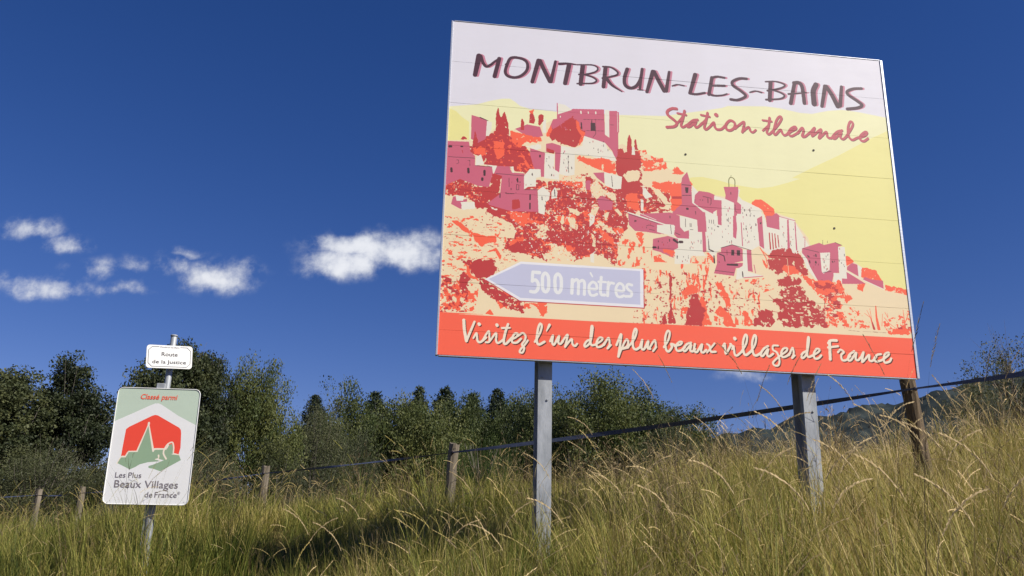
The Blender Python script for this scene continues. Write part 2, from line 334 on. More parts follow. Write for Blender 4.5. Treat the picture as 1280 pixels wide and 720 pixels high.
ART = """p Y:9,2161 247,2202 357,2246 460,2276 530,2283 574,2256 618,2221 705,2200 949,2194 1489,2214 1497,2214 1893,2240 2094,2288 2241,2321 2427,2368 2484,2393 2839,2421 2969,2413 3155,2384 3016,2407 3155,2384 3268,2384 3424,2429 3559,2451 3702,2444 4035,2403 4217,401 -50,226
p y:-24,2153 70,2123 123,2071 185,2029 191,1842 -52,1831
p y:4023,2301 3779,2169 3477,1986 3223,1848 3030,1737 3103,1733 2980,1685 2840,1636 2703,1611 2586,1621 2479,1632 2346,1663 2213,1681 2123,1669 2033,1639 1579,916 4148,398 4388,1402
p c:-86,1832 199,1862 268,1830 399,1982 528,1946 579,1998 794,2045 906,2113 898,2112 1466,1913 1511,1936 1642,1871 1738,1841 1845,1831 1905,1779 1904,1732 2019,1722 1948,1735 2036,1724 2120,1599 2179,1529 2312,1520 2560,1493 2718,1430 2859,1394 3018,1350 3017,1341 3066,1270 3131,1183 3144,1120 3426,1057 3528,991 3766,844 3787,791 4098,729 4131,266 -42,65
n d .04 24 13:-5,1157 603,1202 607,1025 527,898 652,811 371,648 6,558
n o .14 41 21:-5,1157 603,1202 607,1025 527,898 652,811 371,648 6,558
n o .18 39 60:1470,979 1514,1124 1755,1123 1746,822 1442,820
n o .22 22 78:1998,926 2267,944 2164,587 2096,583 1980,680
n o .10 22 75:1661,816 2675,775 2649,383 1567,323
n o .2 44 35:2535,767 2711,795 2792,703 2614,631 2530,679
n o .3 35 35:2199,984 2295,999 2282,900 2195,886
n o .3 35 35:1759,963 1922,974 2287,1008 2264,890 1765,876
n o .47 35 35:1,650 155,609 317,586 300,360 8,343
n d .30 29 29:1,650 155,609 236,581 221,355 8,343
r d 23 .8:203,1750 226,1827 284,1841 399,1973 529,1937 624,1861 676,1828 763,1760 798,1652 756,1630 697,1597 324,1641 306,1704
r d 19 .8:15,1434 87,1494 170,1510 272,1445 380,1445 393,1582 478,1562 465,1424 368,1300 260,1301 93,1351 19,1345
r d 22 1.0:260,1301 766,1530 1039,1551 1159,1644 1348,1539 1495,1504 1506,1634 1454,1639 1448,1855 1668,1873 1682,1714 1679,1564 1922,1500 1917,1343 1552,1298 1541,1171 1497,1105 1461,979 1442,837 1275,931 1073,830 841,832 675,882 527,898 517,976 598,1025 588,1130 454,1173 261,1265
n o .16 26 22:552,1269 766,1530 1039,1551 1159,1644 1348,1539 1495,1504 1679,1564 1922,1500 1917,1343 1552,1298 1541,1171 1497,1105 1461,979 1442,837 1275,931 1073,830 841,832 675,882 527,898 517,976 598,1025 588,1130 454,1173
n c .09 29 20:766,1530 1039,1551 1159,1644 1348,1539 1495,1504 1679,1564 1922,1500 1917,1343 1552,1298 1541,1171 1497,1105 1461,979 1442,837 1275,931 1073,830 841,832 675,882 527,898
r o 10 .6:70,1119 127,1127 220,1051 229,1012 188,1031
r o 10 .6:253,1031 360,1008 442,1014 444,953 394,958 322,910 263,967
r o 7 .6:356,861 445,910 496,844 480,809 437,883
r o 12 1:552,1242 837,1219 838,1165 638,1133 554,1180
r o 12 1:570,1199 737,1185 671,1118 588,1147
r c 10 1:474,1060 606,1069 591,1007 459,1002
r o 8 1:550,978 673,1013 674,960 559,935
r c 10 1:754,1133 871,1141 897,1046 839,1015 772,1037 805,1101
r c 12 1:898,984 1007,948 1007,843 841,841 816,891 890,896
r d 17 1:197,773 253,790 415,804 450,730 371,640 307,644 265,684 247,734
r o 12 1:189,773 254,760 249,674 315,628 234,640
r d 13 1:331,629 454,561 650,480 668,398 538,432 358,538
n o .3 24 33:454,561 878,468 862,376 490,404
r d 20 1:149,668 209,680 235,614 222,538 166,543
r o 15 1:407,533 503,547 585,476 595,427 507,405 424,492
r o 15 1:667,456 861,467 862,392 830,357 764,445 684,407
r o 6 1:372,348 411,391 444,343
r c 14 .8:1227,1529 1279,1579 1348,1492 1460,1464 1450,1372 1365,1448 1278,1405 1244,1439
r c 10 1:1039,1323 1184,1289 1124,1240 1056,1262
r c 11 1:1270,1395 1303,1316 1286,1269 1243,1177 1217,1193 1226,1283
r c 9 1:1030,1450 1073,1380 1141,1458 1176,1553 1201,1463 1099,1428 1056,1343
r c 12 1:919,1578 1073,1600 1185,1609 1201,1481 1167,1479 1159,1551 1056,1552 953,1544
r o 12 1:953,1544 1159,1551 1159,1487 1073,1499
r o 16 1:946,1227 1115,1239 1099,1166 955,1156
r c 12 1:980,1220 1006,1222 997,1123 981,1113
r c 12 1:1039,1225 1099,1229 1115,1114 1048,1145
r c 12 1:1277,1215 1379,1177 1446,1102 1378,1106 1310,1164
r o 12 1:1293,1162 1411,1073 1444,995 1360,1025 1318,1093
r c 12 1:906,985 981,972 1107,867 1090,814 907,820
r o 12 1:1015,992 1098,972 1090,919 1023,931
r o 6 1:1191,934 1224,963 1224,875 1182,881
p w:1229,972 1258,939 1257,834 1228,840
p w:1226,1265 1269,1250 1260,1187 1221,1148
r o 12 1:1421,1145 1532,1161 1514,1115 1446,1111
r o 11 1:1609,1122 1673,1140 1667,1037 1633,1061
r d 9 1:1334,970 1376,973 1375,868 1342,883
r d 12 .9:855,1087 1217,1095 1242,1025 1275,931 1157,879 1107,955 990,991 856,990
r d 12 .9:665,995 823,997 816,891 675,882 560,892 527,924
r d 12 .9:1380,1276 1551,1244 1545,1180 1430,1163 1379,1222
r d 13 .9:1497,1615 1644,1580 1669,1499 1538,1470 1518,1341 1569,1308 1449,1336 1451,1464
r d 10 .9:954,1462 1013,1485 1073,1380 1107,1328 1184,1316 1158,1278 1056,1307 954,1299
r d 11 .9:1133,1458 1227,1465 1261,1376 1192,1335 1150,1368
r d 10 .9:719,1282 854,1220 838,1165 720,1175
r d 15 1.2:315,636 388,624 471,553 658,472 676,382 587,393 457,469 358,546
r d 15 1.2:189,773 269,795 423,805 458,722 387,649 299,644 256,700
n c .16 25 18:315,636 658,472 676,382 457,469
r c 7 1:1229,1095 1259,1080 1275,1028 1267,974 1241,981 1250,1035
r c 7 1:1346,1283 1380,1276 1371,1213 1345,1220
n w .045 19 18:987,1593 1159,1616 1348,1539 1495,1504 1552,1298 1497,1105 1442,837 1275,931 1073,830 841,832 675,882 607,1025 553,1234 801,1432
n o .05 14 14:987,1593 1159,1616 1348,1539 1495,1504 1552,1298 1497,1105 1442,837 1275,931 1073,830 841,832 675,882 607,1025 553,1234 801,1432
n o .14 23 23:203,1750 284,1841 399,1973 529,1937 624,1861 676,1828 763,1760 798,1652 756,1630 697,1597 324,1641 306,1704
n d .10 25 18:1661,816 2675,775 2649,383 1567,323
n c .10 19 19:15,1434 87,1494 170,1510 272,1445 368,1300 260,1301 93,1351 19,1345
n o .12 22 17:15,1434 87,1494 170,1510 272,1445 368,1300 260,1301 93,1351 19,1345
p m:203,2097 277,2080 337,2057 330,1882 267,1839 207,1872
p w:337,2052 380,2045 378,1980 358,1913 331,1910
s k 9 5:277,2080 346,2055
r d 6 1:218,1807 238,1949 267,1858 260,1802
p m:-36,1834 191,1844 207,1751 246,1717 250,1607 249,1635 392,1628 402,1583 372,1444 280,1446 129,1497 15,1434 -35,1457
p w:253,1630 255,1709 296,1735 324,1645
p w:316,1645 434,1642 471,1584 402,1567 392,1628
p m:434,1640 535,1644 562,1591 663,1590 681,1559 666,1444 775,1457 791,1251 552,1242 377,1283 368,1300 466,1388 478,1552 410,1570
p w:535,1640 573,1647 579,1588 566,1587 561,1628
p w:664,1567 713,1636 807,1639 804,1569 766,1557 767,1479 699,1470 666,1444
p m:711,1830 840,1794 833,1654 833,1572 808,1570 803,1638 747,1643 711,1774
p w:840,1794 922,1787 918,1661 961,1619 962,1554 834,1562
p m:847,1880 899,1893 977,1872 970,1666 970,1619 927,1644 926,1811 848,1805
r d 6 1:856,1843 917,1820 917,1792 857,1805
p w:977,1872 1099,1863 1099,1788 1099,1826 1094,1611 1030,1596 961,1609 977,1815
p w:780,1444 826,1484 886,1429 878,1365 853,1346 841,1228 791,1242
p w:898,1440 928,1487 949,1443 945,1389 899,1376
s k 7 7:818,1388 820,1361
s k 7 7:924,1460 928,1406
p m:77,1332 102,1342 120,1299 193,1323 196,1243 139,1230 64,1268
r w 9 .6:141,1292 252,1300 262,1239 156,1222
p w:97,1347 168,1347 161,1302 108,1300
r w 6 1:394,1266 452,1253 444,1239 403,1245
r d 7 .6:567,1342 625,1355 639,1276 569,1253
p m:579,1998 681,2050 794,2036 821,1953 761,1929 674,1940
p w:815,2095 845,2117 846,1983 816,1981
p m:906,2118 941,2126 950,2170 1081,2235 1356,2255 1362,2009 1401,1984 1400,2244 1471,2251 1480,2232 1478,1820 1447,1798 1422,1862 1361,1933 1177,1984 1151,2048 864,2004
p w:949,2276 1011,2267 1072,2224 950,2170
p w:1364,2251 1402,2250 1399,1989 1360,2014
p w:1177,1984 1361,1933 1387,1869 1422,1853 1464,1771 1333,1770 1229,1799 1099,1797 1099,1863 1160,1887
p k:1235,2113 1276,2117 1276,2040 1235,2041
s k 9 9:1246,2135 1246,2114
s k 11 11:1153,2106 1157,2049
s m 9 9:942,2275 945,2124
s w 4 4:1474,2232 1474,2048
s m 9 9:1483,2237 1482,2047
s k 3 3:1169,2141 1355,2153
s k 3 3:1281,2154 1280,2012 1256,1976
s k 3 3:1195,2035 1353,2045
s k 3 3:1403,2109 1443,2111
s w 13 13:1150,2217 1152,2198
s w 9 9:1215,2218 1217,2204
s w 11 11:1282,2224 1282,2207
s w 7 7:970,2154 970,2143
r d 7 1:412,1974 412,2126 428,2189 447,2110 460,2097 485,2161 499,2115 522,2031 529,1937 409,1927
r d 6 .8:629,1993 627,2069 637,2113 655,2062 655,1990
r d 6 1:698,2066 706,2152 731,2164 750,2099 742,2060
r o 6 1:696,2180 740,2194 732,2155 706,2152
r d 6 .8:781,2054 780,2140 801,2161 827,2144 819,2095 794,2045
r o 13 1:536,1975 665,1958 804,1932 804,1904 753,1881 667,1883 608,1822 565,1855
r o 9 .8:402,1870 487,1868 491,1737 432,1696 405,1786
r o 11 1:219,1770 285,1804 319,1807 347,1725 246,1736
r d 6 1:106,1854 147,1890 190,1865
r o 9 1:847,1974 889,2054 916,1961 847,1946
r o 7 1:626,1786 660,1752 713,1645 679,1660
r w 6 1:667,1841 804,1876 805,1829 762,1816
r d 11 .9:968,2061 1072,2157 1134,2114 1151,2039 1186,2023 1160,1925 1099,1868 986,1891 873,1938 898,2017
r o 7 1:1107,2131 1134,2104 1142,2038 1186,2013 1160,1916 1125,1884 1151,1981 1116,2045
r d 6 .7:1553,1835 1560,1988 1577,2038 1596,1982 1597,1839
r d 6 .7:1616,1888 1622,1984 1634,1994 1651,1891
r d 15 1:1465,1818 1502,1926 1527,1861 1642,1890 1685,1837 1682,1714 1507,1681 1454,1639 1456,1799
p w:1599,1915 1621,1912 1624,1841 1594,1839
r o 15 1.2:1651,1872 1696,1895 1739,1851 1845,1831 1897,1797 1904,1732 1770,1702 1682,1714 1676,1817
n c .2 33 33:1651,1872 1696,1895 1739,1851 1845,1831 1897,1797 1904,1732 1770,1702 1682,1714 1676,1817
r o 13 1.1:1107,1789 1246,1772 1333,1789 1455,1761 1454,1639 1332,1667 1228,1677 1125,1725
r c 7 1:1142,1745 1246,1697 1332,1667 1245,1637 1107,1626 1107,1723
p w:1349,1659 1506,1625 1495,1513 1434,1504 1357,1535
s k 4 5:1414,1627 1422,1526
p m:1254,1642 1349,1654 1353,1548 1288,1598
r m 6 .8:1185,1563 1236,1567 1227,1483 1193,1481
r c 14 1:1506,1634 1559,1685 1664,1694 1645,1590 1557,1583
r c 16 1:1682,1695 1930,1724 2015,1628 1767,1599 1688,1584
r o 13 1:1767,1599 2121,1627 2110,1357 1926,1344 1922,1500 1766,1553
r o 9 1:1529,1460 1634,1487 1656,1324 1553,1343
p w:1663,1425 1689,1427 1686,1326 1665,1324
r w 6 .7:1684,1574 1730,1504 1772,1461 1711,1438 1681,1472
r c 8 1:1766,1534 1818,1538 1886,1469 1919,1407 1909,1352 1839,1356 1884,1386 1833,1447
p m:1287,1405 1330,1436 1424,1389 1415,1315 1312,1303
r c 6 1:1423,1325 1466,1328 1500,1285 1483,1266
p m:1552,1307 1887,1214 1858,1122 1703,1138 1609,1140 1558,1190
p m:1655,1297 1917,1329 2003,1304 2033,1161 2086,1183 2074,1101 1978,1094 1878,1213 1655,1278
s w 11 11:1552,1303 1878,1213
s k 4 4:1560,1288 1809,1222
s w 5 5:1604,1320 1793,1252
p w:1800,1207 1930,1217 1956,1210 1944,1119 1858,1131 1798,1144
r c 6 1:1815,1123 1876,1132 1858,1113
p w:1999,1303 2055,1298 2160,1288 2155,1178 2194,1163 2187,1001 2215,958 2085,950 2073,878 1940,869 1949,994 1975,1013 1978,1103 2074,1101 2077,1182 2033,1165 1999,1204
p m:1762,1079 1892,1115 1978,1094 1975,1013 1940,993 1933,922 1819,967 1755,981
r o 9 1:1845,996 1940,989 1929,922 1853,961
s w 7 7:1893,1122 1978,1098
p m:2029,1527 2118,1533 2113,1431 2216,1356 2221,994 2191,992 2190,1172 2155,1178 2151,1287 1934,1331 2016,1405
p w:2118,1533 2144,1535 2148,1415 2286,1352 2323,1382 2325,1254 2369,1239 2377,1479 2486,1450 2465,1218 2486,1120 2553,1070 2448,1072 2358,1039 2313,1000 2284,945 2234,995 2223,1030 2216,1356 2113,1431
p m:2141,1461 2135,1525 2268,1536 2310,1474 2376,1474 2365,1248 2330,1264 2332,1383 2286,1352 2174,1399
p w:1948,1218 1955,1173 1842,1165 1861,1221
r o 11 1:1948,1735 2002,1749 2053,1706 2026,1676 1946,1688
r c 7 1.2:1946,1688 2053,1687 2032,1611 1943,1594
r o 11 .6:1943,1585 2027,1601 2025,1415 1970,1356 1934,1335
p d:1939,1478 2026,1485 2025,1461 1938,1455
p m:2023,1591 2034,1658 2081,1718 2111,1598 2113,1413 2225,1357 2234,1175 2155,1169 2151,1278 1995,1312 1934,1317 1979,1375 2025,1415
p w:2116,1598 2179,1529 2143,1507 2127,1432 2174,1399 2277,1342 2207,1355 2139,1415 2113,1431
p m:2143,1507 2180,1547 2269,1540 2317,1521 2310,1474 2376,1469 2369,1248 2325,1254 2332,1392 2306,1399 2295,1343 2174,1399 2131,1432
p k:2057,1571 2088,1573 2082,1521 2060,1520
s k 6 6:2031,1592 2111,1593
s k 5 5:2028,1494 2107,1500
s k 22 22:2069,1374 2072,1374
s k 5 5:2141,1355 2142,1328
s k 5 5:2213,1499 2284,1486 2281,1435
s k 5 5:2255,1483 2255,1442
p m:2401,1602 2531,1612 2532,1547 2514,1471 2549,1445 2544,1362 2498,1340 2492,1229 2463,1191 2482,1366 2478,1459 2434,1464 2408,1481 2415,1528
S l 8 8:2449,1608 2452,1672 2473,1697 2504,1676 2503,1612
s l 4 4:2472,1697 2474,1716
s k 6 6:2464,1555 2463,1537
p w:2312,1511 2408,1490 2487,1459 2482,1366 2459,1191 2366,1184 2376,1474 2310,1474
p w:2535,1594 2548,1585 2531,1528 2560,1493 2639,1461 2726,1421 2731,1357 2694,1336 2677,1206 2490,1193 2508,1359 2544,1362 2549,1445 2519,1471
s k 5 4:2495,1441 2492,1385 2509,1373
r o 7 .8:2639,1461 2678,1501 2741,1506 2784,1472 2844,1430 2848,1365 2773,1314 2735,1413
p m:2764,1313 2859,1394 2889,1368 2879,1239 2769,1258
p w:2732,1375 2750,1367 2769,1258 2879,1239 2884,1359 3017,1341 3027,1231 2739,1210
p w:2232,1320 2471,1338 2659,1352 2693,1317 2769,1258 2875,1238 3018,1350 3040,1287 3095,1190 3134,1110 3068,1069 3048,1041 2992,1010 2761,1012 2727,1037 2686,1080 2622,1039 2552,1043 2448,1072 2349,1030 2287,1008 2227,1021
p w:2889,1368 3018,1350 3024,1194 2875,1183
p m:2684,1326 2731,1357 2729,1055 2690,1080
p k:2709,1295 2722,1296 2717,1277 2706,1281
p m:2767,1359 2884,1368 2879,1239 2765,1267
p m:2954,1336 2968,1342 2960,1062 2938,1069
p m:3020,1322 3028,1323 3025,1066 3013,1056
s m 6 6:2884,1363 3030,1332
s d 8 13:2785,1204 2786,1059
s d 8 11:2810,1202 2811,1061
s d 8 11:2834,1199 2836,1072
s d 8 9:2860,1187 2862,1082
p m:2471,1338 2498,1340 2500,1221 2486,1129 2461,1145
s m 8 8:2539,1279 2540,1070
p m:2334,1328 2369,1330 2365,1243 2334,1250
s m 5 5:3086,1187 3104,1188 3095,1098
p m:2350,1039 2448,1077 2538,1042 2536,935 2456,912 2535,917 2529,890 2498,870 2471,868 2450,796 2277,808 2307,893 2312,991 2348,1003
s k 5 5:2350,1039 2448,1074 2613,1034
p k:2439,1027 2465,1029 2462,978 2436,978
p k:2487,1027 2516,1029 2513,981 2485,981
s k 4 4:2401,1024 2399,979
s k 16 21:2399,893 2482,896
s k 9 9:2329,985 2372,969 2379,925
s k 7 7:2326,912 2330,911
s k 4 4:2287,835 2451,825
s k 4 12:2242,1112 2244,1018 2280,1003
s k 11 12:2285,963 2286,901
p w:2542,1034 2577,1036 2574,840 2712,813 2536,784 2465,762 2480,860 2534,890
p m:2573,1036 2613,1034 2613,895 2618,842 2575,849
s m 7 7:2536,786 2703,810
s k 9 9:2526,837 2528,793
s m 7 7:2631,905 2640,835
s k 4 4:1917,1216 1923,1135
s k 12 12:1611,1230 1619,1231
s k 23 23:1994,1068 2012,1069
s k 23 19:1943,1083 1973,1062
s k 19 19:1764,1004 1781,1005
s k 9 9:1806,1015 1805,997
s k 7 7:1966,942 1965,920
s k 7 7:1904,1084 1905,1067
s k 6 6:1916,1297 1915,1279
s k 4 4:1709,1192 1731,1202 1774,1192
s k 4 4:1734,1162 1777,1156
s k 5 5:1958,1147 1997,1131
s k 4 4:2050,1280 2047,1207
s k 4 4:2088,1242 2087,1210
s k 4 4:2099,1242 2097,1211
s k 4 4:2086,1187 2112,1186
s k 4 4:2178,1099 2176,1063
s k 4 4:2430,1317 2428,1280
s k 4 4:2258,1286 2257,1258
s k 4 4:2279,1287 2277,1255
s k 4 4:2296,1289 2295,1252
s k 9 9:2329,1232 2337,1228
s k 21 21:29,1787 42,1788
s k 14 14:126,1795 138,1796
s d 7 5:137,1759 143,1736
s k 4 4:21,1691 247,1697
s k 19 19:53,1587 56,1560
s k 19 19:194,1594 197,1562
s k 19 19:330,1586 331,1550
s k 19 19:314,1517 314,1503
s k 13 13:797,1768 797,1754
s k 11 11:609,1540 612,1508
s k 4 4:602,1485 603,1435 622,1438 621,1482 602,1485
s k 5 5:520,1394 583,1399
s k 9 9:466,1388 466,1357
s k 12 12:719,1399 718,1358
s k 12 12:718,1322 719,1273
s k 3 3:91,1667 109,1669 113,1642 94,1631
s k 3 3:185,1671 204,1672 206,1626
s k 4 4:537,1539 541,1457
s k 4 4:253,1629 392,1628
s k 4 4:670,1442 780,1450
s k 4 4:427,1571 664,1567
s k 3 3:874,1765 875,1746
s k 5 5:871,1685 875,1676
s k 3 3:1038,1783 1043,1625
s k 4 4:999,1724 1002,1705
p m:2895,675 2899,719 2881,718
p w:3053,1050 3101,1035 3127,920 3180,816 3171,806 3098,900
p m:3069,1083 3227,1144 3270,1128 3372,1158 3434,1135 3396,1119 3383,882 3338,879 3311,788 3188,799 3127,920 3106,990 3065,1042
p w:3228,1053 3319,1063 3300,904 3238,864 3227,890
p w:3396,1119 3455,1123 3455,932 3450,833 3405,830 3400,785 3330,798 3333,879 3386,874
p m:3405,834 3450,833 3451,896 3617,798 3400,785
p m:3460,941 3509,981 3557,966 3556,862 3458,914
r o 6 .6:3456,1041 3488,1038 3528,991 3457,950
p w:3557,966 3596,941 3577,850 3556,862
r o 7 1:3596,945 3650,944 3720,922 3765,835 3674,829 3578,859
p m:3614,861 3666,842 3774,835 3771,763 3584,832
s w 7 7:3447,900 3611,825 3775,759
r o 9 1:3788,800 3993,768 4015,720 3881,734 3782,746
r o 9 1:3535,793 3608,798 3582,725 3531,749
s k 11 11:3115,1018 3125,1010
s k 11 11:3188,1034 3189,1018
s k 11 11:3127,974 3128,956
s k 11 11:3183,973 3184,958
s k 9 9:3332,983 3336,974
s k 4 4:3073,1083 3219,1057
s k 3 3:3262,1169 3259,1132
s k 3 3:3304,1167 3302,1149
s k 4 4:3372,1158 3434,1135
s k 5 5:3244,878 3312,891
s k 4 4:2401,1214 2400,1207
s d 4 4:2447,1321 2448,1311
s k 6 6:2417,1304 2416,1287
s d 6 6:2441,1276 2442,1264
s m 6 6:2443,1415 2443,1399
s d 4 4:2403,1421 2404,1413
s m 4 4:2431,1389 2432,1373
s m 6 6:2429,1392 2429,1374
s k 4 4:2412,1353 2413,1336
s m 6 6:2560,1282 2560,1267
s m 4 4:2593,1355 2595,1346
s k 5 5:2625,1359 2624,1343
s k 6 6:2558,1374 2558,1364
s k 4 4:2560,1231 2561,1214
s k 6 6:2577,1405 2577,1389
s d 6 6:2621,1240 2621,1234
s k 4 4:2632,1372 2632,1366
s k 6 6:2625,1400 2626,1382
s m 6 6:2564,1425 2563,1418
s k 6 6:2592,1361 2591,1351
s k 4 4:2627,1245 2626,1229
s d 4 4:2612,1406 2614,1399
s k 6 6:2657,1354 2658,1348
s k 6 6:2625,1414 2623,1396
s k 4 4:2562,1418 2563,1412
s m 6 6:2638,1429 2637,1419
s m 4 4:2677,1276 2675,1264
s k 4 4:2617,1274 2617,1261
s k 6 6:2669,1279 2668,1261
s m 5 5:2561,1339 2560,1324
s k 4 4:2663,1359 2663,1343
s k 4 4:2589,1174 2587,1157
s m 4 4:2584,1107 2585,1095
s k 4 4:2630,1255 2628,1239
s m 4 4:2599,1119 2600,1101
s k 5 5:2579,1232 2580,1216
s m 4 4:2624,1245 2624,1237
s k 4 4:2569,1128 2569,1115
s m 4 4:2560,1267 2561,1262
s k 4 4:2653,1139 2652,1132
s k 4 4:2595,1118 2595,1101
s k 4 4:2648,1165 2648,1156
s k 4 4:2625,1221 2625,1204
s k 5 5:2584,1231 2584,1222
s k 4 4:2553,1145 2553,1136
s m 4 4:2591,1205 2590,1190
s k 4 4:2583,1256 2581,1240
s k 4 4:2306,1245 2307,1239
s k 4 4:2299,1201 2300,1189
s k 4 4:2247,1219 2248,1209
s d 4 4:2237,1138 2238,1125
s m 4 4:2271,1169 2272,1155
s k 4 4:2278,1216 2277,1200
s d 4 4:2444,1100 2444,1084
s m 4 4:2406,1106 2406,1096
s k 4 4:2428,1101 2428,1087
s d 4 4:2369,1194 2369,1177
s k 4 4:2424,1248 2423,1235
s k 4 4:2445,1114 2446,1098
s k 4 4:2366,1144 2368,1131
s d 4 4:2423,1175 2422,1169
s k 5 5:2908,1203 2908,1187
s k 4 4:2935,1146 2936,1133
s k 4 4:2915,1181 2915,1170
s m 5 5:2909,1273 2910,1263
s d 6 6:2915,1218 2916,1208
s m 4 4:2887,1096 2888,1085
s d 5 5:2971,1143 2970,1129
s m 4 4:2978,1186 2978,1173
s k 4 4:2968,1126 2968,1111
s k 4 4:2974,1107 2973,1100
s k 4 4:3006,1257 3007,1248
s k 4 4:2993,1161 2992,1157
s m 4 4:1003,1823 1003,1807
s k 6 6:1040,1784 1041,1770
s m 5 5:1009,1829 1009,1814
s k 4 4:999,1813 998,1799
s k 6 6:1037,1674 1037,1666
s k 4 4:1040,1686 1040,1676
s k 6 6:1069,1682 1071,1665
s m 4 4:1019,1678 1020,1672
s m 4 4:1043,1700 1043,1689
s m 4 4:1003,1749 1005,1737
s k 4 4:1044,1643 1044,1632
s k 4 4:1044,1730 1045,1720
s k 4 4:1027,1761 1027,1752
s d 6 6:1026,1653 1027,1639
s k 4 4:882,1672 884,1656
s d 4 4:914,1664 916,1652
s k 6 6:856,1744 855,1738
s k 4 4:851,1728 851,1712
s k 6 6:898,1601 899,1588
s m 6 6:916,1597 917,1586
s m 4 4:909,1676 910,1663
s k 4 4:895,1598 895,1586
s k 4 4:2036,914 2037,907
s k 4 4:2063,936 2062,925
s d 4 4:2050,906 2050,897
s d 6 6:2009,901 2008,890
s k 4 4:2063,951 2062,945
s k 6 6:2020,941 2020,934
s m 4 4:2155,1093 2154,1077
s d 4 4:2094,1078 2094,1065
s d 6 6:2105,1026 2106,1020
s d 4 4:2090,1034 2090,1028
s d 4 4:2115,1078 2116,1065
s k 4 4:2153,1095 2151,1089
s k 4 4:2102,1067 2103,1051
s k 4 4:2079,1027 2080,1009
s k 5 5:1300,1872 1299,1855
s k 4 4:1386,1874 1387,1856
s k 6 6:1228,1928 1228,1920
s d 6 6:1255,1942 1255,1930
s k 4 4:1348,1914 1348,1895
s k 5 5:1324,1860 1323,1849
s m 4 4:1325,1864 1324,1852
s k 5 5:1346,1945 1347,1938
s m 4 4:1334,1905 1333,1899
s k 4 4:1214,1810 1215,1805
s k 4 4:1260,1877 1262,1869
s k 5 5:1301,1841 1301,1834
s m 4 4:1339,1849 1340,1844
s k 4 4:1401,1881 1401,1872
s k 5 5:3395,997 3394,984
s k 5 5:3447,1056 3445,1038
s k 5 5:3413,977 3413,970
s k 5 5:3436,947 3437,942
s m 6 6:3409,1108 3409,1095
s k 4 4:3431,961 3433,955
s d 4 4:3271,947 3270,932
s d 6 6:3253,932 3253,917
s d 6 6:3283,917 3282,905
s k 4 4:3281,1030 3280,1018
s m 5 5:3264,992 3263,983
s k 6 6:3257,977 3256,964
s k 5 5:3272,914 3272,898
s m 6 6:3251,1003 3250,987
s k 4 4:724,1496 723,1490
s k 4 4:733,1599 734,1584
s k 4 4:730,1593 730,1579
s k 4 4:735,1592 737,1575
s d 4 4:682,1493 682,1482
s m 5 5:2149,1449 2149,1437
s k 5 5:2186,1467 2187,1462
s k 5 5:2208,1467 2209,1460
s k 4 4:2141,1464 2140,1447
s k 4 4:2273,1432 2274,1421
s m 4 4:2222,1441 2222,1427
s m 5 5:2147,1413 2148,1408
s d 4 4:2220,1490 2220,1485
s d 4 4:631,1489 633,1476
s k 6 6:603,1532 605,1518
s k 6 6:557,1445 557,1433
s k 4 4:563,1506 563,1495
s k 3 3:598,1412 600,1407
s k 6 6:515,1406 516,1395
s m 3 3:544,1414 545,1406
s k 6 6:631,1511 630,1503
s m 6 6:1727,1256 1726,1238
s k 4 4:1607,1237 1608,1219
s d 4 4:1674,1181 1673,1174
s k 4 4:1707,1182 1708,1172
s d 4 4:1744,1221 1743,1205
s d 4 4:1635,1247 1635,1239
s d 4 4:1845,1082 1845,1078
s m 6 6:1803,1029 1805,1023
s k 4 4:1840,1059 1839,1050
s k 4 4:1887,1056 1886,1049
s d 6 6:1851,1039 1852,1026
s k 6 6:1808,1067 1807,1054
s m 6 6:1887,1047 1887,1035
s k 4 4:1897,1026 1897,1020
s d 4 4:3156,925 3156,910
s m 5 5:3238,874 3236,857
s k 5 5:3178,969 3177,959
s k 6 6:3352,987 3350,979
s k 4 4:3225,813 3224,802
s k 4 4:3298,1049 3296,1032
s k 4 4:3204,952 3204,940
s k 6 6:3171,1026 3171,1020
s m 4 4:3252,870 3251,861
s k 4 4:3176,946 3176,937
s k 6 6:844,1317 845,1300
s k 4 4:850,1353 850,1348
s k 6 6:848,1279 848,1267
s m 4 4:851,1396 851,1389
r o 14 1.4:3188,807 3312,797 3385,811 3413,732 3256,670 3172,718
r o 18 1.5:3033,860 3103,847 3187,790 3384,802 3413,732 3478,666 3362,571 3418,417 3224,407 3227,642 3145,716
n d .3 36 27:3151,787 3384,802 3413,732 3362,571 3383,415 3224,407 3227,642 3145,716
n c .28 44 23:3195,684 3411,715 3436,418 3224,407
r d 19 1.6:2915,702 3018,673 3068,632 3220,563 3224,407 2917,390 2892,509 2818,574 2876,647
r d 21 1.9:2935,907 2960,829 3027,789 2972,759 3056,702 3018,673 3135,593 3082,589 3224,407 2856,386 2802,469 2865,507 2784,581 2864,612 2824,662 2898,710 2833,785 2905,807
r d 12 1.3:2825,785 3028,797 3006,743 2838,733
r d 9 1.3:2769,615 2839,619 2887,561 2884,526 2809,573
n c .12 35 17:2834,794 3018,673 3068,632 3220,563 3207,414 2927,399 2892,509
r d 14 1.1:2760,994 2807,1034 2844,1063 2908,1076 2960,1066 2974,1009 3022,1062 3070,988 3104,865 3102,838 3033,860 2967,918 2892,869 2845,830 2761,878
s o 9 7:2694,1062 2741,975 2753,887
s o 7 7:2710,1036 2776,978
r o 13 1.1:2896,923 2967,918 3033,860 2934,836 2884,877
s c 4 4:2929,979 2934,836
r o 7 1:2698,990 2745,904 2743,877 2719,911
r d 15 1.4:2611,458 2694,532 2761,501 2773,433 2726,379 2597,372
r o 9 1.4:2519,505 2567,439 2597,372 2511,367
s d 5 3:2745,644 2898,483
s d 5 3:2701,515 2890,492
s d 7 3:2632,520 2726,379
s d 5 4:3232,651 3217,415
r d 9 .9:1890,796 1915,763 1898,520 1916,419 1934,352 1867,349 1890,519
